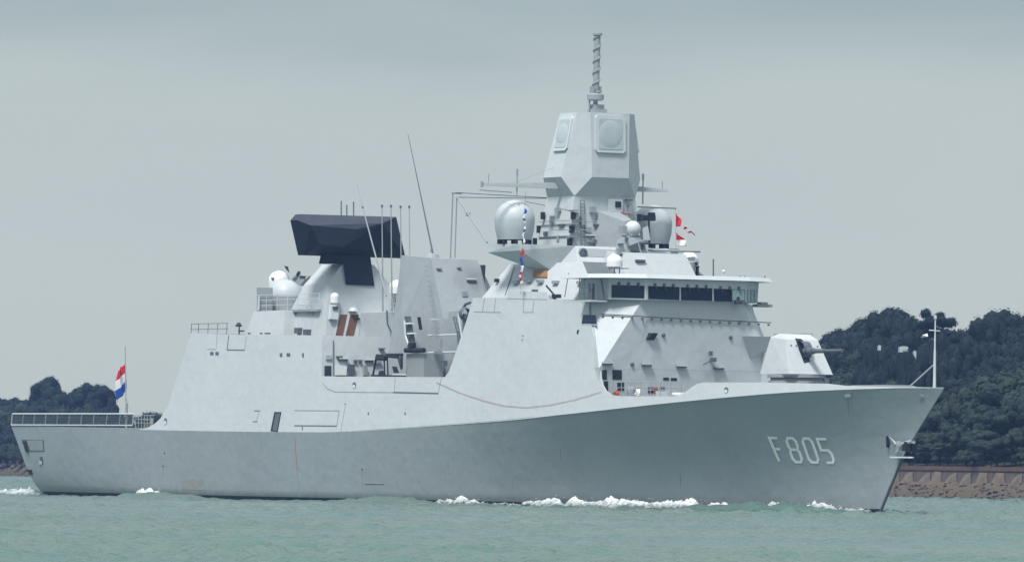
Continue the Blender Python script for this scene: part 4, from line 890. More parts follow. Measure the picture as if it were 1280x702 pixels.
# deckhouse details below the sponson
MDs = on_plane(plane3((84.6, -7.2, 17.4), (103.6, -6.9, 17.2), (98.5, -5.4, 20.6)))
decal('tan_panel', [(667.5, 338.5), (684.5, 339.5), (684.5, 347), (667, 346.3)], MDs, 'tan', th=.12)
seam((711, 341), (706, 371), .5, 'dgrey', MDs); seam((643, 333), (631.5, 369), .35, 'dgrey', MDs)
for u, v in ((646, 353.5), (663, 351.5), (677, 352.5), (696, 353.5), (727, 354)): p, n = MDs(u, v); b = MB(); b.box(p + n * .15, (.8, .3, .25)); b.build('junction_box', 'mid')
p, n = MDs(622, 351); b = MB(); b.box(p + n * .1, (.35, .3, .3)); b.build('junction_box', 'dark')
b = MB(); b.tube(P(683, 357, y=-7.2), P(694, 370, y=-7.6), .08); b.box(P(695.5, 370, y=-7.6), (.9, .4, .3)); b.tube(P(693, 372, y=-7.6), P(694, 376, y=-7.6), .15); b.build('deck_machine_gun', 'dark')
for u, v, m in ((662, 369.5, 'mid'), (668.5, 365.5, 'dgrey'), (674.5, 375, 'white')): b = MB(); b.box(P(u, v, y=-7.5), (.7 if m == 'white' else .4, .4, .5)); b.build('deck_box', m)
for u, v in ((729, 318.5), (733, 333),): p = P(u, v, x=97.5); b = MB(); b.box(p, (.3, .35, .35)); b.build('junction_box', 'dgrey')
# ------------------------------------------------------------------ flags (top-level: they hang from the ship)
def cloth(name, pts_rows, matfn, label, cat, group=None, wave=.12, mats=('red', 'wcloth', 'blue')):
    """pts_rows: rows of pixel points left->right on plane x; each cell gets a material index from matfn(i,j)"""
    bm = bmesh.new(); g = [[bm.verts.new(p) for p in r] for r in pts_rows]
    for i in range(len(g) - 1):
        for j in range(len(g[0]) - 1):
            f = bm.faces.new((g[i][j], g[i][j + 1], g[i + 1][j + 1], g[i + 1][j])); f.material_index = matfn(i, j)
    me_o = link(name, bm, list(mats), None, smooth=True, label=label, cat=cat, group=group)
    md = me_o.modifiers.new('thickness', 'SOLIDIFY'); md.thickness = .015
    return me_o
# ensign: hoist along the staff at right, drooping fly to lower left
rows = []; nr, nc = 30, 12
hoist = lambda t: (157.2 + 1.2 * t, 452 + 33 * t)      # pixel along the staff
fly = lambda t: (147 + 1.0 * t - 1.8 * sin(3 * t), 463 + 38 * t)
for i in range(nr + 1):
    t = i / nr; r = []
    for j in range(nc + 1):
        s = j / nc; a_ = hoist(t); c_ = fly(t)
        u = a_[0] * (1 - s) + c_[0] * s; v = a_[1] * (1 - s) + c_[1] * s + 2.0 * sin(s * 5) * (1 - s)
        r.append(P(u, v, x=6.7) + Vector((.35 * sin(s * 9 + t * 3) * s, 0, 0)))
    rows.append(r)
cloth('ensign', rows, lambda i, j: 0 if i < 10 else (1 if i < 20 else 2), 'red, white and blue ensign drooping from the staff at the stern', 'flag')
def pennant(name, poly, mat, x, label, cat='flag', group=None, th=.03):
    b = MB(); pts = [P(u, v, x=x) for u, v in poly]; b.prism(pts, (th, 0, 0)); 
    return b.build(name, mat, None, label=label, cat=cat, group=group)
def flutter(name, spans, u0, v0, u1, v1, w0, x=None, y=None, label='', n=24):
    """narrow furled signal flag hanging along a halyard; spans = colours down its length"""
    bm = bmesh.new(); rows = []
    for i in range(n + 1):
        t = i / n; u = u0 + (u1 - u0) * t; v = v0 + (v1 - v0) * t; ww = w0 * (.45 + .55 * abs(sin(t * 7 + u0)))
        r = [P(u - ww + 2 * ww * k / 4 + .5 * sin(t * 9), v, x=x, y=y) + Vector((.12 * sin(k * 1.7 + t * 8), .0, 0)) for k in range(5)]
        rows.append([bm.verts.new(p) for p in r])
    for i in range(n):
        mi = spans[min(len(spans) - 1, int(i / n * len(spans)))]
        for k in range(4):
            f = bm.faces.new((rows[i][k], rows[i][k + 1], rows[i + 1][k + 1], rows[i + 1][k])); f.material_index = mi
    o = link(name, bm, ['red', 'wcloth', 'blue'], None, smooth=True, label=label, cat='flag', group='signal flags flying from the mast halyards')
    md = o.modifiers.new('thickness', 'SOLIDIFY'); md.thickness = .015
flutter('signal_flag', [2, 2, 1, 1, 2, 1], 656.3, 261, 655, 279, 1.5, y=-8.6, label='blue and white furled signal flag in front of the left radome')
flutter('signal_flag', [1, 2, 1, 1, 1, 1], 655, 283, 654, 304, 1.0, y=-8.6, label='thin white and blue furled flag under the blue one before the radome')
flutter('signal_flag', [0, 0, 0, 2, 2, 2], 653, 311, 651.5, 331, 1.9, y=-8.6, label='red over blue furled flag hanging across the sponson edge')
flutter('signal_flag', [1, 1, 0, 1, 0, 1], 652, 332, 650.5, 355, 1.7, y=-8.6, label='white and red furled flag, lowest of the string left of the mast')
hl = MB(); hl.tube(P(657, 240, y=-8.6), P(650.5, 368, y=-8.6), .012); hl.build('halyard', 'dgrey')
def curved_flag(name, edge_a, edge_b, mats, label, x=92.0):
    """flag spanned between two pixel polylines"""
    bm = bmesh.new(); n = 14; m = 6
    def samp(e, t):
        k = t * (len(e) - 1); i = min(len(e) - 2, int(k)); f = k - i; return (e[i][0] * (1 - f) + e[i + 1][0] * f, e[i][1] * (1 - f) + e[i + 1][1] * f)
    g = []
    for i in range(n + 1):
        t = i / n; a_, c_ = samp(edge_a, t), samp(edge_b, t)
        g.append([bm.verts.new(P(a_[0] + (c_[0] - a_[0]) * s, a_[1] + (c_[1] - a_[1]) * s, x=x) + Vector((.2 * sin(s * 5 + t * 4) * s, 0, 0))) for s in [k / m for k in range(m + 1)]])
    for i in range(n):
        for k in range(m): f = bm.faces.new((g[i][k], g[i][k + 1], g[i + 1][k + 1], g[i + 1][k])); f.material_index = mats[min(len(mats) - 1, int(i / n * len(mats)))]
    o = link(name, bm, ['red', 'wcloth', 'blue'], None, smooth=True, label=label, cat='flag', group='signal flags flying from the mast halyards')
    md = o.modifiers.new('thickness', 'SOLIDIFY'); md.thickness = .015
curved_flag('signal_flag', [(845, 267), (845, 283)], [(846, 267.3), (850.5, 274), (849.6, 283)], [0], 'small red rounded signal flag, uppermost right of the mast')
curved_flag('signal_flag', [(845.3, 290.5), (845.5, 300), (846, 308)], [(846, 291), (856, 299.5), (857, 307.5)], [0, 0, 1, 1], 'red over white triangular signal flag, lowest right of the mast')
curved_flag('signal_flag', [(854, 286.5), (855.5, 283), (857, 282.5)], [(857.5, 287), (858, 285), (857.5, 283)], [0, 0, 1], 'tiny red scrap of flag beside the red rounded flag')
curved_flag('signal_flag', [(859.5, 289.5), (864, 288.3), (868.5, 293.5)], [(861, 291), (865, 290.6), (868, 294.3)], [0], 'narrow red pennant streaming at far right of the mast flags')
hl = MB(); hl.tube(P(844.6, 260, x=92), P(845, 312, x=92), .014); hl.build('halyard', 'mid')
# rope along the side
rp_ = MB(); pts = []
for t in np.linspace(0, 1, 40):
    u = 546 + (752 - 546) * t; 
    v = np.interp(u, [546, 575, 605, 632, 660, 690, 720, 752], [477, 490, 500, 506.5, 508.5, 505, 498.5, 489])
    p, n = S_at(u, float(v)); pts.append(p + Vector((0, -.06, 0)))
rp_.path(pts, .015)
b = rp_.build('mooring_rope', 'rope', None, label='thin red rope drooping along the grey side of the ship', cat='rope')

# ------------------------------------------------------------------ crew on the recessed deck, small figures
def person(base, s, lean, top, label, yaw=0.0, arm=.35):
    """one continuous skinned body"""
    bm = bmesh.new(); sk = None
    J = {'pel': (0, 0, .95), 'chest': (0.02, 0, 1.32), 'neck': (.03, 0, 1.5), 'head': (.06, 0, 1.64), 'crown': (.05, 0, 1.76),
         'ls': (0, .19, 1.43), 'le': (.02 + arm * .3, .26, 1.16), 'lh': (.1 + arm * .7, .24, .98 + arm * .3), 'rs': (0, -.19, 1.43), 're': (.02, -.27, 1.16), 'rh': (.16 + arm * .4, -.25, .95),
         'lk': (.06, .1, .5), 'lf': (0, .11, .08), 'lt': (.2, .12, .04), 'rk': (.02, -.1, .5), 'rf': (-.06, -.12, .08), 'rt': (.14, -.13, .04), 'lhip': (0, .1, .9), 'rhip': (0, -.1, .9)}
    R = {'pel': .15, 'chest': .17, 'neck': .065, 'head': .105, 'crown': .08, 'ls': .08, 'le': .05, 'lh': .04, 'rs': .08, 're': .05, 'rh': .04, 'lk': .07, 'lf': .05, 'lt': .04, 'rk': .07, 'rf': .05, 'rt': .04, 'lhip': .11, 'rhip': .11}
    E = [('pel', 'chest'), ('chest', 'neck'), ('neck', 'head'), ('head', 'crown'), ('chest', 'ls'), ('ls', 'le'), ('le', 'lh'), ('chest', 'rs'), ('rs', 're'), ('re', 'rh'), ('pel', 'lhip'), ('lhip', 'lk'), ('lk', 'lf'), ('lf', 'lt'), ('pel', 'rhip'), ('rhip', 'rk'), ('rk', 'rf'), ('rf', 'rt')]
    me = bpy.data.meshes.new('person'); keys = list(J)
    me.from_pydata([J[k] for k in keys], [(keys.index(a), keys.index(b_)) for a, b_ in E], [])
    o = bpy.data.objects.new('person', me); COL.objects.link(o)
    sm = o.modifiers.new('skin', 'SKIN'); sub = o.modifiers.new('sub', 'SUBSURF'); sub.levels = 1; sub.render_levels = 1
    for i, k in enumerate(keys): me.skin_vertices[0].data[i].radius = (R[k], R[k]); me.skin_vertices[0].data[i].use_root = (k == 'pel')
    dg = bpy.context.evaluated_depsgraph_get(); ev = o.evaluated_get(dg); m2 = bpy.data.meshes.new_from_object(ev)
    o.modifiers.clear(); o.data = m2; m2.name = 'person'
    m2.materials.clear()
    for k in (top, 'navy', 'skin', 'dark'): m2.materials.append(M[k])
    for p in m2.polygons:
        z = p.center.z; x = p.center.x
        p.material_index = 1 if z < .95 else (2 if (z > 1.5 and z < 1.72 and x > .03) else (3 if z > 1.55 else 0)); p.use_smooth = True
        if abs(p.center.y) > .2 and z < 1.05: p.material_index = 2
    o.location = base; o.rotation_euler = (0, 0, yaw); o.scale = (s, s, s)
    return finish(o, 'person', label=label, cat='person')
person((108.0, -7.8, 8.22), 1.0, 0, 'orange', 'crew member in orange vest behind the forecastle rail, left of the pair', yaw=-.5, arm=.4)
person((110.6, -7.3, 8.4), 1.0, 0, 'wcloth', 'crew member in white top standing by the dark doors under the bridge', yaw=-1.2, arm=.5)

# ================================================================== surroundings
CG = Vector((CAM.x, CAM.y, 0))
def LD(lat, dep, z=0.0): return CG + RTH * lat + FWH * dep + Vector((0, 0, z))
rng = np.random.default_rng(7)

# ---- water
NWAVE = 90
wl = np.exp(rng.uniform(np.log(0.8), np.log(6), NWAVE)); wd = rng.normal(2.2, 0.75, NWAVE); wp = rng.uniform(0, 2 * pi, NWAVE)
wa = 0.0125 * wl ** 0.55
kx, ky = 2 * pi / wl * np.cos(wd), 2 * pi / wl * np.sin(wd)
def waves(x, y):
    h = np.zeros_like(x)
    for i in range(NWAVE): h += wa[i] * np.sin(kx[i] * x + ky[i] * y + wp[i])
    g = 0.75 + 0.35 * np.sin(x * .031 + y * .017) * np.sin(y * .043 - x * .012 + 1) 
    return (h + 0.35 * h * np.abs(h)) * g
# ship-made waves: (X along, outboard distance from the hull, half length, half width, height)
SHIPW = [(131.0, .9, 1.8, .7, .35), (127.5, 1.4, 2.6, .9, .62), (123.5, 1.7, 3.2, 1.0, .68), (119, 2.2, 2.6, 1.1, .45), (107, 1.3, 11, 1.3, .12), (87, 1.4, 4, 1.2, .2), (72.5, 2.0, 5.5, 1.6, .50), (78, 2.2, 4, 1.5, .3), (33.5, 2.2, 4.2, 1.6, .62), (40, 2.6, 4, 1.4, .32), (60, 1.6, 3, 1.2, .25)]
def hbw(x):
    xs, xb = 3.2, 135.2; s = np.clip((x - xs) / (xb - xs), 0, 1)
    return np.where(s < 0.45, 8.55 - 2.1 * np.maximum(0, (0.2 - s) / 0.2) ** 1.8, 8.55 * (1 - (np.maximum(0, s - 0.45) / 0.55) ** 1.75)) * ((x > xs) & (x < xb))
def shipwaves(x, y):
    h = np.zeros_like(x); d = np.abs(y) - hbw(x)
    for X, D, lx, ly, a in SHIPW: h += a * np.exp(-((x - X) / lx) ** 2 - ((d - D) / ly) ** 2)
    return h
def wgrid(dense, lo, hi, step, grow=1.35, far=4000):
    a = list(np.arange(lo, hi, step)); s = step; x = a[-1]
    while x < far: s *= grow; x += s; a.append(x)
    s = step; x = a[0]; pre = []
    while x > -far and (dense or x > -600): s *= grow; x -= s; pre.append(x)
    return np.array(pre[::-1] + a)
lat = wgrid(True, -98, 98, 0.42)
dep = []; x = 255.0
while x < 1300: dep.append(x); x += 0.32 + (x - 255) * 0.0011
s_ = 2.0
while x < 6000: s_ *= 1.3; x += s_; dep.append(x)
pre = []; x = 255.0; s_ = 1.0
while x > -900: s_ *= 1.4; x -= s_; pre.append(x)
dep = np.array(pre[::-1] + dep)
LA, DE = np.meshgrid(lat, dep)
XX = CG.x + RTH.x * LA + FWH.x * DE; YY = CG.y + RTH.y * LA + FWH.y * DE
fade = np.clip((97 - np.abs(LA)) / 8, 0, 1) * np.clip((DE - 250) / 10, 0, 1) * np.clip((1290 - DE) / 60, 0, 1)
ZZ = (waves(XX, YY)) * fade + shipwaves(XX, YY)
inside = (np.abs(YY) < hbw(XX) - 0.5)
ZZ = np.where(inside, -0.8, ZZ)
co = np.stack([XX, YY, ZZ], -1).reshape(-1, 3)
nr_, nc_ = LA.shape
idx = np.arange(nr_ * nc_).reshape(nr_, nc_)
quads = np.stack([idx[:-1, :-1], idx[:-1, 1:], idx[1:, 1:], idx[1:, :-1]], -1).reshape(-1, 4)
me = bpy.data.meshes.new('sea'); me.vertices.add(len(co)); me.vertices.foreach_set('co', co.ravel())
me.loops.add(quads.size); me.loops.foreach_set('vertex_index', quads.ravel().astype(np.int32))
me.polygons.add(len(quads)); me.polygons.foreach_set('loop_start', np.arange(0, quads.size, 4, dtype=np.int32)); me.polygons.foreach_set('loop_total', np.full(len(quads), 4, np.int32))
me.polygons.foreach_set('use_smooth', np.ones(len(quads), bool)); me.update(calc_edges=True); me.validate()
wm = principled('sea_water', (0.1, 0.17, 0.15), 0.16, 0.5); t = wm.node_tree; b = t.nodes['Principled BSDF']; b.inputs['IOR'].default_value = 1.333
geo = t.nodes.new('ShaderNodeNewGeometry')
def tnoise(scale, det, stretch, rot=0.0):
    mp = t.nodes.new('ShaderNodeMapping'); mp.inputs['Scale'].default_value = stretch; mp.inputs['Rotation'].default_value = (0, 0, rot); t.links.new(geo.outputs['Position'], mp.inputs[0])
    n = t.nodes.new('ShaderNodeTexNoise'); n.inputs['Scale'].default_value = scale; n.inputs['Detail'].default_value = det; t.links.new(mp.outputs[0], n.inputs['Vector']); return n.outputs['Fac']
n1 = tnoise(0.035, 4, (1, 1, 1)); r = t.nodes.new('ShaderNodeValToRGB'); t.links.new(n1, r.inputs[0])
r.color_ramp.elements[0].position = .35; r.color_ramp.elements[0].color = (0.085, 0.16, 0.14, 1); r.color_ramp.elements[1].position = .68; r.color_ramp.elements[1].color = (0.125, 0.175, 0.15, 1)
t.links.new(r.outputs[0], b.inputs['Base Color'])
n2 = tnoise(2.6, 5, (1, 1, 1)); bp = t.nodes.new('ShaderNodeBump'); bp.inputs['Strength'].default_value = 1.0; bp.inputs['Distance'].default_value = .2; t.links.new(n2, bp.inputs['Height'])
t.links.new(bp.outputs[0], b.inputs['Normal'])
me.materials.append(wm); so = bpy.data.objects.new('sea', me); COL.objects.link(so); so['kind'] = 'structure'

# ---- foam: lumpy white ridges thrown up along the hull
fm = noisy('sea_foam', (0.74, 0.79, 0.79), 0.85, 0.2, 0.1, 2.0, bump=0.8, bscale=6)
t = fm.node_tree; fo = t.nodes['Material Output']; fb_ = t.nodes['Principled BSDF']; tr_ = t.nodes.new('ShaderNodeBsdfTransparent'); ms = t.nodes.new('ShaderNodeMixShader')
gp = t.nodes.new('ShaderNodeNewGeometry'); sz = t.nodes.new('ShaderNodeSeparateXYZ'); t.links.new(gp.outputs['Position'], sz.inputs[0])
nf_ = t.nodes.new('ShaderNodeTexNoise'); nf_.inputs['Scale'].default_value = 2.6; nf_.inputs['Detail'].default_value = 7; nf_.inputs['Roughness'].default_value = .7; t.links.new(gp.outputs['Position'], nf_.inputs['Vector'])
m1 = t.nodes.new('ShaderNodeMath'); m1.operation = 'MULTIPLY_ADD'; m1.inputs[1].default_value = .55; t.links.new(sz.outputs['Z'], m1.inputs[0]); t.links.new(nf_.outputs['Fac'], m1.inputs[2])
m2 = t.nodes.new('ShaderNodeMapRange'); m2.inputs[1].default_value = .54; m2.inputs[2].default_value = .98; t.links.new(m1.outputs[0], m2.inputs[0])
t.links.new(m2.outputs[0], ms.inputs[0]); t.links.new(tr_.outputs[0], ms.inputs[1]); t.links.new(fb_.outputs[0], ms.inputs[2]); t.links.new(ms.outputs[0], fo.inputs[0])
def foam(name, x0, x1, prof, dist, width, label, n_l=None, side=-1, seed=0, low=-.12):
    """prof: height along 0..1; dist: outboard distance along 0..1"""
    n = n_l or int(abs(x1 - x0) / 0.09); m = max(10, int(width / .09)); bm = bmesh.new(); g = []
    for i in range(n + 1):
        t_ = i / n; X = x0 + (x1 - x0) * t_; row = []
        hgt = np.interp(t_, np.linspace(0, 1, len(prof)), prof); dd = np.interp(t_, np.linspace(0, 1, len(dist)), dist)
        hbx = float(hbw(np.array([X]))[0]) if 3.2 < X < 135.2 else (6.3 if X <= 3.2 else 0.0)
        for j in range(m + 1):
            s = j / m; o_ = dd + (s - .5) * width; Y = side * (hbx + o_)
            v = Vector((X, Y, 0)); nn = mnoise.fractal(v * 1.1 + Vector((seed, 0, 0)), .9, 2.2, 5) + .3 * abs(mnoise.noise(v * 3.6 + Vector((0, seed, 0)))) + .12 * abs(mnoise.noise(v * 9))
            env = sin(pi * s) ** .8
            big = .95 + .45 * mnoise.noise(Vector((X * .45, seed, 0)))
            z = low + (hgt - low) * env * max(.3, big) * (.85 + .5 * nn) if hgt > 0 else low
            row.append(bm.verts.new((X + .08 * mnoise.noise(v * 4), Y, z)))
        g.append(row)
    for i in range(n):
        for j in range(m): bm.faces.new((g[i][j], g[i + 1][j], g[i + 1][j + 1], g[i][j + 1]))
    # flung droplets
    rr = random.Random(seed)
    for k in range(int(n * .5)):
        t_ = rr.random(); X = x0 + (x1 - x0) * t_; hgt = np.interp(t_, np.linspace(0, 1, len(prof)), prof); dd = np.interp(t_, np.linspace(0, 1, len(dist)), dist)
        if hgt < .15: continue
        hbx = float(hbw(np.array([X]))[0]) if 3.2 < X < 135.2 else 6.3
        c = Vector((X, side * (hbx + dd + rr.uniform(-.4, .4) * width), hgt * rr.uniform(.55, 1.25))); r_ = rr.uniform(.015, .04)
        bmesh.ops.create_icosphere(bm, subdivisions=1, radius=r_, matrix=Matrix.Translation(c))
    return link(name, bm, fm, None, smooth=True, label=label, kind='stuff')
foam('bow_wave_foam', 91, 124, [.15, .4, .65, .9, .75, .8, .8, .95, .8, .85, .9, .8, .65, .55, .35], [1.2, 1.3], 1.7, 'long white foam crest breaking along the hull below the F805 number', seed=1)
foam('wash_foam', 79.5, 91.8, [.1, .25, .6, .9, .75, .5, .35, .3, .3], [1.5, 1.2], 1.3, 'short white foam patch along the hull amidships', seed=2)
foam('wash_foam', 69.2, 73.2, [.1, .45, .62, .5, .2], [1.8, 1.8], .6, 'small white wave cap amidships beside the hull', seed=3)
foam('wash_foam', 27.3, 35.2, [.1, .4, .85, .95, .8, .7, .3], [1.9, 1.7], 1.2, 'white crest of the green wave near the stern', seed=4)
foam('wash_foam', 50.5, 54.5, [.0, .16, .2, .1, 0], [2.2, 1.8], .5, 'faint white foam streak along the after hull', seed=9)
foam('wash_foam', 122.5, 128, [.1, .25, .4, .4, .2], [.7, 1.2], .35, 'thin foam line joining the long crest to the curling bow wave', seed=12)
foam('bow_spray', 120.5, 133.8, [.1, .35, .6, .75, .8, .78, .72, .72, .6, .4], [1.9, 1.6, 1.3, .9, .35], .22, 'thin white line of foam on the wave curling off the bow', seed=5)
foam('bow_spray', 131.2, 134.6, [0, .3, .5, .45, .3], [.4, .3], .5, 'white spray at the foot of the stem', seed=6)
foam('bow_spray', 132.8, 137.2, [0, .25, .55, .35, .15], [.9, .4], 1.0, 'white spray curling out beyond the stem', seed=7, side=1)
foam('wake_foam', -26, 4, [.3, .4, .5, .5, .6, .5], [-1.0, 0.2], 2.2, 'white wake streaming astern of the transom', seed=8)

# ---- shore terrain: coordinates along (a) and behind (q) the waterline
SH0 = (46.7, 832.0); SL = 2.95; NRM = sqrt(SL * SL + 1)
def shore_q(la, de): return ((la - SH0[0]) * SL + (de - SH0[1])) / NRM
def shore_dep(u):
    k = (u - 640) / F; return (SH0[1] + SL * SH0[0]) / (1 + SL * k)
def ground_z(q, a):
    z = np.interp(q, [-12, 0, 3.0, 3.45, 3.75, 6, 14, 40, 80, 160, 500], [-2.0, -.02, 1.95, 2.05, 3.55, 3.75, 4.4, 7.5, 10, 12, 14])
    w = np.clip((q - 6) / 15, 0, 1); return z + w * (.8 * np.sin(a * .05 + q * .07) + .5 * np.sin(a * .11 - q * .05)) + .12 * np.sin(a * .9) * np.clip(q / 2, 0, 1) * np.clip((3.2 - q) / .6, 0, 1) + .1 * np.sin(a * .37 + q * 2) * np.clip(q / 2, 0, 1) * np.clip((3.2 - q) / .6, 0, 1)
ts = (1 / NRM, -SL / NRM); tn = (SL / NRM, 1 / NRM)      # along / inland unit vectors in (lat, dep)
def AQ(a, q, z=0.0): return LD(SH0[0] + ts[0] * a + tn[0] * q, SH0[1] + ts[1] * a + tn[1] * q, z)
aa = np.concatenate([np.arange(-1100, -480, 12), np.arange(-480, -330, 1.5), np.arange(-330, -40, 8), np.arange(-40, 120, .8), np.arange(120, 620, 10)])
qq = np.concatenate([np.arange(-12, 0, 3), np.arange(0, 3.5, .35), [3.45, 3.75, 4.5, 6, 8, 11], np.arange(14, 80, 6), np.arange(80, 520, 30)])
bm = bmesh.new(); g = [[bm.verts.new(AQ(a, q, float(ground_z(q, a)))) for q in qq] for a in aa]
for i in range(len(aa) - 1):
    for j in range(len(qq) - 1): bm.faces.new((g[i][j], g[i + 1][j], g[i + 1][j + 1], g[i][j + 1]))
gm = principled('shore_ground', (0.2, 0.15, 0.1), .9, .2); t = gm.node_tree; b = t.nodes['Principled BSDF']
geo = t.nodes.new('ShaderNodeNewGeometry'); sp = t.nodes.new('ShaderNodeSeparateXYZ'); t.links.new(geo.outputs['Position'], sp.inputs[0])
zr_ = t.nodes.new('ShaderNodeValToRGB'); mr = t.nodes.new('ShaderNodeMapRange'); mr.inputs[1].default_value = 0; mr.inputs[2].default_value = 6; t.links.new(sp.outputs['Z'], mr.inputs[0])
na = tnoise(0.5, 6, (1, 1, 3)); md_ = t.nodes.new('ShaderNodeMath'); md_.operation = 'MULTIPLY_ADD'; md_.inputs[1].default_value = .12; t.links.new(na, md_.inputs[0]); t.links.new(mr.outputs[0], md_.inputs[2]); t.links.new(md_.outputs[0], zr_.inputs[0])
e = zr_.color_ramp.elements; e[0].position = 0; e[0].color = (0.05, 0.045, 0.035, 1); e[1].position = 1; e[1].color = (0.02, 0.03, 0.014, 1)
for p, c in ((.07, (.07, .06, .045)), (.12, (.085, .07, .052)), (.4, (.115, .09, .066)), (.62, (.1, .065, .05)), (.68, (.07, .06, .03)), (.74, (.028, .04, .02))): x = e.new(p); x.color = (*c, 1)
nb = tnoise(0.55, 3, (1, 1, 4.0)); mb = t.nodes.new('ShaderNodeMapRange'); mb.inputs[1].default_value = .56; mb.inputs[2].default_value = .62; t.links.new(nb, mb.inputs[0])
mx = t.nodes.new('ShaderNodeMix'); mx.data_type = 'RGBA'; t.links.new(mb.outputs[0], mx.inputs[0]); t.links.new(zr_.outputs[0], mx.inputs[6]); mx.inputs[7].default_value = (0.025, 0.026, 0.022, 1); t.links.new(mx.outputs[2], b.inputs['Base Color'])
link('shore', bm, gm, None, smooth=True, kind='structure')

# ---- sea wall on the right: coping plus slanting buttresses
wallm = noisy('weathered_concrete', (0.11, 0.09, 0.08), .9, .2, .3, .8, second=(.07, .06, .06)); butm = noisy('lit_concrete', (0.145, 0.12, 0.1), .9, .2, .25, 1.2); cop = noisy('reddish_coping', (0.12, 0.075, 0.065), .85, .2, .25, 1.2)  # buttress concrete lightened over the wall face to paint in highlights on the wedges
SW = empty('sea_wall', AQ(0, 3.3, 2), label='low brown concrete sea wall with slanting buttresses behind the beach under the wooded hill', cat='sea wall')
def at_wall(o): o.parent = SW; o.location = -SW.location; return o
a0, a1 = -60, 120
bm_ = MB(); bm_.hull([AQ(a0, 3.05, 1.6), AQ(a1, 3.05, 1.6), AQ(a0, 3.5, 1.6), AQ(a1, 3.5, 1.6), AQ(a0, 3.35, 3.35), AQ(a1, 3.35, 3.35), AQ(a0, 3.6, 3.35), AQ(a1, 3.6, 3.35)]); at_wall(bm_.build('wall_face', wallm, None))
bm_ = MB(); bm_.hull([AQ(a0, 3.22, 3.352), AQ(a1, 3.22, 3.352), AQ(a0, 3.9, 3.352), AQ(a1, 3.9, 3.352), AQ(a0, 3.25, 3.85), AQ(a1, 3.25, 3.85), AQ(a0, 3.9, 3.85), AQ(a1, 3.9, 3.85)]); at_wall(bm_.build('coping', cop, None))
a = a0 + 2; rr = random.Random(3)
while a < 60:
    m_ = MB(); w_ = 1.9 + rr.uniform(-.3, .3)
    m_.hull([AQ(a, 2.3, 1.55), AQ(a + w_ * 1.3, 3.0, 1.7), AQ(a, 3.1, 1.5), AQ(a + .15, 3.0, 3.05 + rr.uniform(-.5, .2)), AQ(a + w_, 3.15, 3.15), AQ(a + .5, 2.4, 1.6)])
    at_wall(m_.build('buttress', butm, None)); a += 4.6 + rr.uniform(-.9, .9)
# low stone revetment on the far left
m_ = MB()
RV2 = empty('shore_bank', AQ(-420, 3.2, 2), label='low terraced brown bank at the far left shore behind the stern', cat='bank')
for (q0, z0_, hh, nm) in ((2.6, 1.4, .7, 'lower_terrace'), (3.9, 3.3, .6, 'upper_terrace')):
    m_ = MB(); m_.hull([AQ(-480, q0, z0_), AQ(-330, q0, z0_), AQ(-480, q0 + .6, z0_), AQ(-330, q0 + .6, z0_), AQ(-480, q0 + .2, z0_ + hh), AQ(-330, q0 + .2, z0_ + hh), AQ(-480, q0 + .6, z0_ + hh), AQ(-330, q0 + .6, z0_ + hh)])
    o = m_.build(nm, 'dgrey' if hh > .65 else cop, None); o.parent = RV2; o.location = -RV2.location
# dark weed and rocks on the beach
rr = random.Random(11); rocks = bmesh.new()
for k in range(420):
    a = rr.uniform(-50, 60) if k < 300 else rr.uniform(-470, -340); q = rr.uniform(.2, 3.0) ** 1.0; z = float(ground_z(q, a)); r_ = rr.uniform(.06, .2)
    v = bmesh.ops.create_icosphere(rocks, subdivisions=1, radius=r_, matrix=Matrix.Translation(AQ(a, q, z)) @ Matrix.Rotation(AZ, 4, 'Z') @ Matrix.Diagonal((1 + rr.random(), 1.5 + rr.random() * 2.5, .45, 1)))['verts']
    for w in v: w.co += Vector((rr.uniform(-1, 1), rr.uniform(-1, 1), rr.uniform(-.5, .5))) * r_ * .3
link('beach_rocks', rocks, noisy('dark_weedy_rock', (.05, .05, .05), .9, .2, .3, 2), None, kind='stuff', label='dark weedy stones scattered over the beach')

# ---- trees
def leafmat(name, a, b_):
    m = principled(name, a, .85, .15); t = m.node_tree; bs = t.nodes['Principled BSDF']
    oi = t.nodes.new('ShaderNodeObjectInfo'); geo = t.nodes.new('ShaderNodeNewGeometry'); n = t.nodes.new('ShaderNodeTexNoise'); n.inputs['Scale'].default_value = .55; n.inputs['Detail'].default_value = 4; t.links.new(geo.outputs['Position'], n.inputs['Vector'])
    ad = t.nodes.new('ShaderNodeMath'); ad.operation = 'MULTIPLY_ADD'; ad.inputs[1].default_value = .5; t.links.new(oi.outputs['Random'], ad.inputs[0]); 
    m2 = t.nodes.new('ShaderNodeMath'); m2.operation = 'MULTIPLY_ADD'; m2.inputs[1].default_value = 1.4; m2.inputs[2].default_value = -.45; t.links.new(n.outputs['Fac'], m2.inputs[0]); t.links.new(m2.outputs[0], ad.inputs[2])
    mx = t.nodes.new('ShaderNodeMix'); mx.data_type = 'RGBA'; t.links.new(ad.outputs[0], mx.inputs[0]); mx.inputs[6].default_value = (*a, 1); mx.inputs[7].default_value = (*b_, 1); t.links.new(mx.outputs[2], bs.inputs['Base Color'])
    return m
leaf_dark = leafmat('dark_evergreen_foliage', (0.011, 0.019, 0.022), (0.018, 0.029, 0.028)); leaf_green = leafmat('dull_green_foliage', (0.019, 0.034, 0.028), (0.036, 0.05, 0.036))
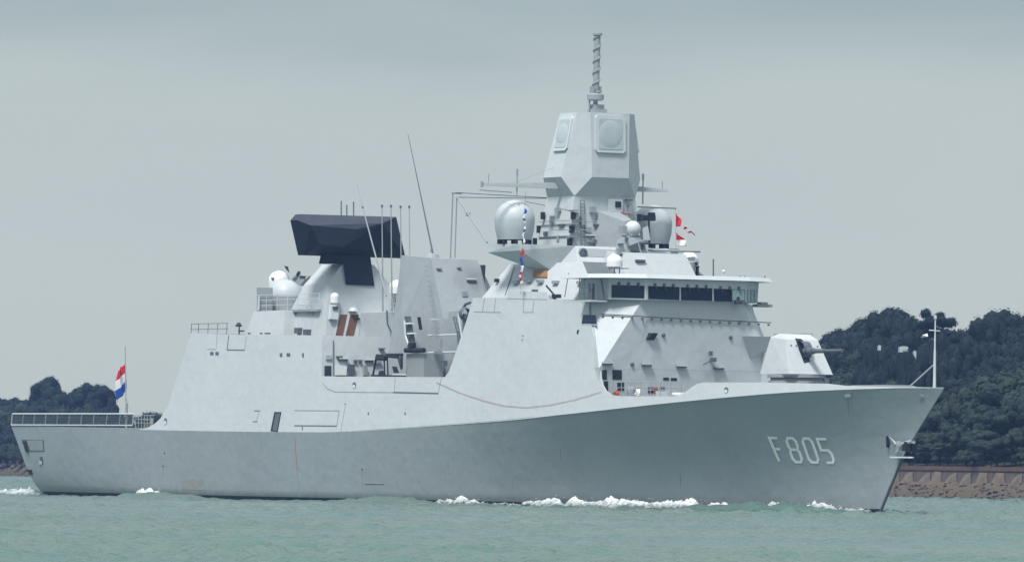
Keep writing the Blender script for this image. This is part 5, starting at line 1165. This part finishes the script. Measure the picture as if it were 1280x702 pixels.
def crown_mesh(kind, seed):
    """crown in a unit frame: radius ~1, height 0..1 of crown; thousands of leaf tufts on branch clumps"""
    r = random.Random(seed); V = []; Fc = []
    clumps = []
    nC = {'round': 46, 'pine': 30, 'bush': 34, 'tall': 42}[kind]
    for k in range(nC):
        if kind == 'round':
            a = r.uniform(0, 2 * pi); ph = r.uniform(-.35, 1.0) * pi / 2; R = r.uniform(.5, .86); c = (R * cos(ph) * cos(a), R * cos(ph) * sin(a), .5 + .48 * R * sin(ph)); cr = r.uniform(.2, .34)
        elif kind == 'tall':
            h = r.uniform(.05, .95); R = (.75 - .45 * h) * r.uniform(.5, 1); a = r.uniform(0, 2 * pi); c = (R * cos(a), R * sin(a), h); cr = r.uniform(.14, .26) * (1.1 - .4 * h)
        elif kind == 'pine':
            a = r.uniform(0, 2 * pi); R = r.uniform(.1, .95) ** .7; h = r.choice([.35, .55, .75, .9]) + r.uniform(-.06, .06); R *= (1.15 - h * .55); c = (R * cos(a), R * sin(a), h); cr = r.uniform(.16, .3)
        else:
            a = r.uniform(0, 2 * pi); R = r.uniform(.2, .85); c = (R * cos(a), R * sin(a), .15 + .55 * sqrt(max(0, 1 - R * R)) * r.uniform(.6, 1.1)); cr = r.uniform(.2, .34)
        clumps.append((c, cr, .45 if kind == 'pine' else .62))
    ico = bmesh.new(); bmesh.ops.create_icosphere(ico, subdivisions=2, radius=1.0); iv = [v.co.copy() for v in ico.verts]; fi = [[v.index for v in f.verts] for f in ico.faces]; ico.free()
    for (c, cr, fl) in clumps:
        i0 = len(V)
        for v in iv:
            k_ = cr * .8 * (1 + .25 * mnoise.noise(v * 2.3 + Vector(c) * 9)); V.append(Vector((c[0] + v.x * k_, c[1] + v.y * k_, c[2] + v.z * k_ * fl)))
        Fc += [tuple(i0 + q for q in f) for f in fi]
        nL = int(105 if kind != 'bush' else 95)
        for q in range(nL):
            while True:
                d = (r.uniform(-1, 1), r.uniform(-1, 1), r.uniform(-1, 1)); l = sqrt(d[0] ** 2 + d[1] ** 2 + d[2] ** 2)
                if .15 < l < 1: break
            rad = cr * (.55 + .5 * l) ; p = (c[0] + d[0] / l * rad, c[1] + d[1] / l * rad, c[2] + d[2] / l * rad * fl)
            s = r.uniform(.03, .06)
            n = Vector((d[0] / l + r.uniform(-.3, .3), d[1] / l + r.uniform(-.3, .3), d[2] / l + r.uniform(-.2, .4))).normalized(); t1 = n.orthogonal().normalized(); t1 = Matrix.Rotation(r.uniform(0, 6.28), 3, n) @ t1; t2 = n.cross(t1)
            i0 = len(V); p = Vector(p)
            zs = lambda w: Vector((w.x, w.y, w.z * .5))
            V += [p - zs(t1) * s, p + zs(t2) * s * .7, p + zs(t1) * s * 1.1, p - zs(t2) * s * .7]; Fc.append((i0, i0 + 1, i0 + 2, i0 + 3))
    me = bpy.data.meshes.new('crown'); me.from_pydata([tuple(v) for v in V], [], Fc); return me
def trunk_mesh(kind, seed):
    r = random.Random(seed); b = MB()
    pts = [Vector((0, 0, -1.05))]; 
    for i in range(1, 6): pts.append(Vector((r.uniform(-.04, .04) * i, r.uniform(-.04, .04) * i, -1.05 + i * .36)))
    for i in range(5): b.tube(pts[i], pts[i + 1], .075 - .011 * i, .075 - .011 * (i + 1), 7)
    for k in range(9):
        s = pts[r.choice([2, 3, 3, 4])]; a = r.uniform(0, 2 * pi); e_ = s + Vector((cos(a) * r.uniform(.4, .75), sin(a) * r.uniform(.4, .75), r.uniform(.15, .5)))
        m_ = s.lerp(e_, .5) + Vector((0, 0, -.04)); b.tube(s, m_, .03, .022, 5); b.tube(m_, e_, .022, .008, 5)
    me = bpy.data.meshes.new('trunk'); b.bm.to_mesh(me); b.bm.free(); me.materials.append(M['bark']); return me
PROTO = {}
for kind, lm in (('round', leaf_dark), ('pine', leaf_dark), ('bush', leaf_green), ('tall', leaf_dark), ('roundg', leaf_green)):
    PROTO[kind] = []
    for s_ in range(3):
        kk = 'round' if kind == 'roundg' else kind
        c_ = crown_mesh(kk, 10 * s_ + hash(kk) % 1 + len(kk)); c_.materials.append(lm); PROTO[kind].append((c_, trunk_mesh(kk, s_ + 5)))
tr = random.Random(21)
def tree(u, vtop, wpx, off, kind, label, group, name='tree', crownfrac=.5, cat='tree', lean=0.0):
    """tree seen at photo column u, top at vtop, crown wpx wide, standing off metres further away than the shoreline there"""
    D = shore_dep(u) + off; la = (u - 640) / F * D; q = shore_q(la, D)
    top = PD(u, vtop, D).z; z0 = float(ground_z(q, ((la - SH0[0]) * ts[0] + (D - SH0[1]) * ts[1])))
    H = max(1.5, top - z0); rad = wpx * D / F / 2
    e = bpy.data.objects.new(name, None); COL.objects.link(e); e.location = LD(la, D, z0); e.rotation_euler = (lean, 0, tr.uniform(0, 6.28) if lean == 0 else -.2)
    finish(e, name, label=label, cat=cat, group=group)
    cm, tm = tr.choice(PROTO[kind]); ch = H * crownfrac
    c = bpy.data.objects.new('crown', cm); COL.objects.link(c); c.parent = e; c.location = (0, 0, H - ch); c.scale = (rad, rad, ch)
    if kind not in ('bush',):
        k = bpy.data.objects.new('trunk', tm); COL.objects.link(k); k.parent = e; hs = (H - ch * .25) / 1.8; k.scale = (rad * .75, rad * .75, hs); k.location = (0, 0, hs * 1.05 - .3)
    else:
        k = bpy.data.objects.new('stems', tm); COL.objects.link(k); k.parent = e; k.scale = (rad * .5, rad * .5, H * .4); k.location = (0, 0, H * .4 - .3)
    return e
GR, GL = 'trees on the wooded hill behind the bow', 'trees on the far left shore behind the stern'
def sil(u, t): return float(np.interp(u, [a for a, b_ in t], [b_ for a, b_ in t]))
SR = [(960, 436), (1015, 430), (1029, 425), (1047, 416), (1062, 409), (1077, 400), (1092, 393), (1107, 388.5), (1122, 388), (1134, 395), (1146, 404), (1152, 407), (1160, 404), (1170, 405), (1183, 409), (1190, 418), (1202, 421), (1212, 413), (1226, 399), (1241, 390), (1256, 387), (1268, 391), (1290, 396), (1320, 400), (1380, 392)]
# skyline row
u = 985; k = 0
while u < 1350:
    if not 1148 < u < 1206:
        w = tr.uniform(44, 74); kd = 'round'
        tree(u, sil(u, SR) + tr.uniform(-1, 3), w, tr.uniform(95, 150), kd, 'dark evergreen tree on the skyline of the wooded hill behind the bow', GR, crownfrac=tr.uniform(.42, .6))
    u += tr.uniform(10, 16)
tree(1171, 389, 60, 100, 'pine', 'spreading pine with a flat ragged crown behind the jackstaff at the bow', None, name='pine_tree', crownfrac=.34)
tree(1156, 407, 34, 110, 'round', 'dark evergreen tree on the skyline of the wooded hill behind the bow', GR)
tree(1196, 415, 34, 110, 'round', 'dark evergreen tree on the skyline of the wooded hill behind the bow', GR)
# upper slope, middle slope, lower slope
for (v0, v1, o0, o1, w0, w1, st, kinds, lab) in ((408, 440, 70, 95, 45, 70, 15, ['round', 'round', 'roundg'], 'dark rounded tree on the upper slope of the hill'),
    (440, 478, 46, 66, 50, 80, 17, ['roundg', 'round', 'round'], 'dull green tree half way down the wooded slope'),
    (478, 520, 24, 40, 50, 85, 18, ['roundg', 'roundg', 'bush'], 'broad green tree low on the wooded slope'),
    (518, 552, 11, 20, 44, 75, 17, ['bush', 'roundg'], 'low spreading tree just above the sea wall')):
    u = 1000 + tr.uniform(0, 10)
    while u < 1345:
        v = tr.uniform(v0, v1); v = max(v, sil(u, SR) + 12); w = tr.uniform(w0, w1)
        if v0 >= 478 and u < 1090: v += 10
        tree(u, v, w, tr.uniform(o0, o1), tr.choice(kinds), lab + ' behind the bow', 'trees of the slope behind the bow: ' + lab, crownfrac=.62); u += tr.uniform(st * .7, st * 1.3)
u = 1095
while u < 1340:
    tree(u, tr.uniform(552, 566), tr.uniform(30, 50), tr.uniform(15, 20), 'bush', 'dark bush growing along the top of the sea wall', 'bushes along the sea wall', name='bush', crownfrac=1.0, cat='bush'); u += tr.uniform(11, 18)
# a big paler round tree, right
tree(1262, 463, 120, 34, 'roundg', 'large rounded pale green tree at right edge below the skyline', None, crownfrac=.95)
# left shore
SLft = [(-60, 492), (0, 497), (12, 498), (26, 494), (40, 506)]
u = -50
while u < 46:
    tree(u, sil(u, SLft) + tr.uniform(-2, 3), tr.uniform(26, 40), tr.uniform(60, 90), 'round', 'dark tree in the low row left of the ensign', GL); u += tr.uniform(9, 14)
tree(63, 471, 46, 60, 'round', 'tall dark dome-shaped tree, highest on the far left shore', None, crownfrac=.45)
tree(64, 489, 44, 50, 'round', 'dark tree low in front of the tallest dome-shaped tree on the left shore', None, crownfrac=.6); tree(50, 493, 36, 66, 'round', 'small dark tree against the left flank of the tallest dome-shaped tree', None); tree(82, 492, 32, 62, 'round', 'small dark tree against the right flank of the tallest dome-shaped tree', None)
tree(97, 486, 34, 55, 'round', 'dark tree left of the broad pair behind the ensign', None); tree(112, 479, 46, 55, 'round', 'broad dark tree just left of the drooping ensign', None); tree(130, 481, 42, 60, 'round', 'broad dark tree directly behind the drooping ensign', None); tree(143, 500, 20, 60, 'round', 'lower dark tree at the right end of the far left wood', None)
for (v0, v1, o0, o1, w0, w1, st) in ((502, 512, 32, 50, 44, 70, 11), (524, 545, 12, 24, 40, 60, 11)):
    u = -55
    while u < 190:
        tree(u, tr.uniform(v0, v1) + (12 if u > 140 else 0), tr.uniform(w0, w1), tr.uniform(o0, o1), tr.choice(['round', 'roundg']), 'dark rounded tree on the far left shore beyond the flight deck nets', 'trees low on the far left shore', crownfrac=.9); u += tr.uniform(st * .7, st * 1.3)
u = -40
while u < 70:
    tree(u, tr.uniform(543, 553), tr.uniform(20, 34), tr.uniform(6, 9), 'bush', 'low dark bush above the brown bank at far left', 'bushes above the left bank', name='bush', crownfrac=1.0, cat='bush'); u += tr.uniform(8, 12)
# pale house glimpsed between the trees
def house(u, v, off, w, h, label):
    D = shore_dep(u) + off; c = PD(u, v, D)
    e = empty('house', c - Vector((0, 0, h / 2)), label=label, cat='house')
    R = Matrix.Rotation(-AZ + pi / 2, 3, 'Z') if False else Matrix((RTH, -FWH, ZUP)).transposed()
    m_ = MB(); m_.box((0, 0, -.2), (w, 3, .4 + h), R); o = m_.build('wall', 'dome', e)
    m_ = MB(); r3 = lambda x, y, z: R @ Vector((x, y, z))
    m_.hull([r3(-w / 2, -1.5, h / 2 + .002), r3(w / 2, -1.5, h / 2 + .002), r3(-w / 2, 1.5, h / 2 + .002), r3(w / 2, 1.5, h / 2 + .002), r3(-w * .1, 0, h / 2 + .15), r3(w * .2, 0, h / 2 + .15)]); m_.build('roof', 'dgrey', e)
    return e
house(1129, 433.5, 60, 1.1, .28, 'pale house glimpsed between dark trees left of the jackstaff')
house(1143, 439, 58, .3, .7, 'narrow white gable end showing through trees beside the jackstaff')
house(1099, 432, 62, .3, .2, 'tiny scrap of white house showing through trees nearer the gun barrel')
for u, v, w in ((1112, 437, 40), (1135, 441, 34), (1155, 438, 44), (1092, 436, 40)):
    tree(u, v, w, 50, 'round', 'rounded dark tree closing in on the pale house', 'trees round the pale house', crownfrac=.7)
for u, v, w in ((1132, 430, 10), (1122, 432.5, 10), (1139, 435, 8), (1145, 439, 5), (1127, 434.5, 9)):
    tree(u, v, w, 55, 'bush', 'small bush half hiding the pale house', 'bushes in front of the pale house', name='bush', cat='bush', crownfrac=.35)

# ---- haze: thin air over the whole scene
hz = MB(); D0_, D1_, W_ = -40, 1340, 330
cs = [LD(-W_, D0_), LD(W_, D0_), LD(W_, D1_), LD(-W_, D1_)]
hz.prism([Vector((c.x, c.y, -3.2)) for c in cs], (0, 0, 50.0))
hm = bpy.data.materials.new('haze_air'); hm.use_nodes = True; t = hm.node_tree; t.nodes.clear(); o_ = t.nodes.new('ShaderNodeOutputMaterial'); pv = t.nodes.new('ShaderNodeVolumePrincipled')
pv.inputs['Color'].default_value = (0.32, 0.52, 1.0, 1); pv.inputs['Density'].default_value = 0.00013; pv.inputs['Anisotropy'].default_value = 0.2; t.links.new(pv.outputs[0], o_.inputs['Volume'])
hz.build('haze', hm, None, kind='stuff')
scene.cycles.volume_bounces = 0; scene.cycles.max_bounces = 6
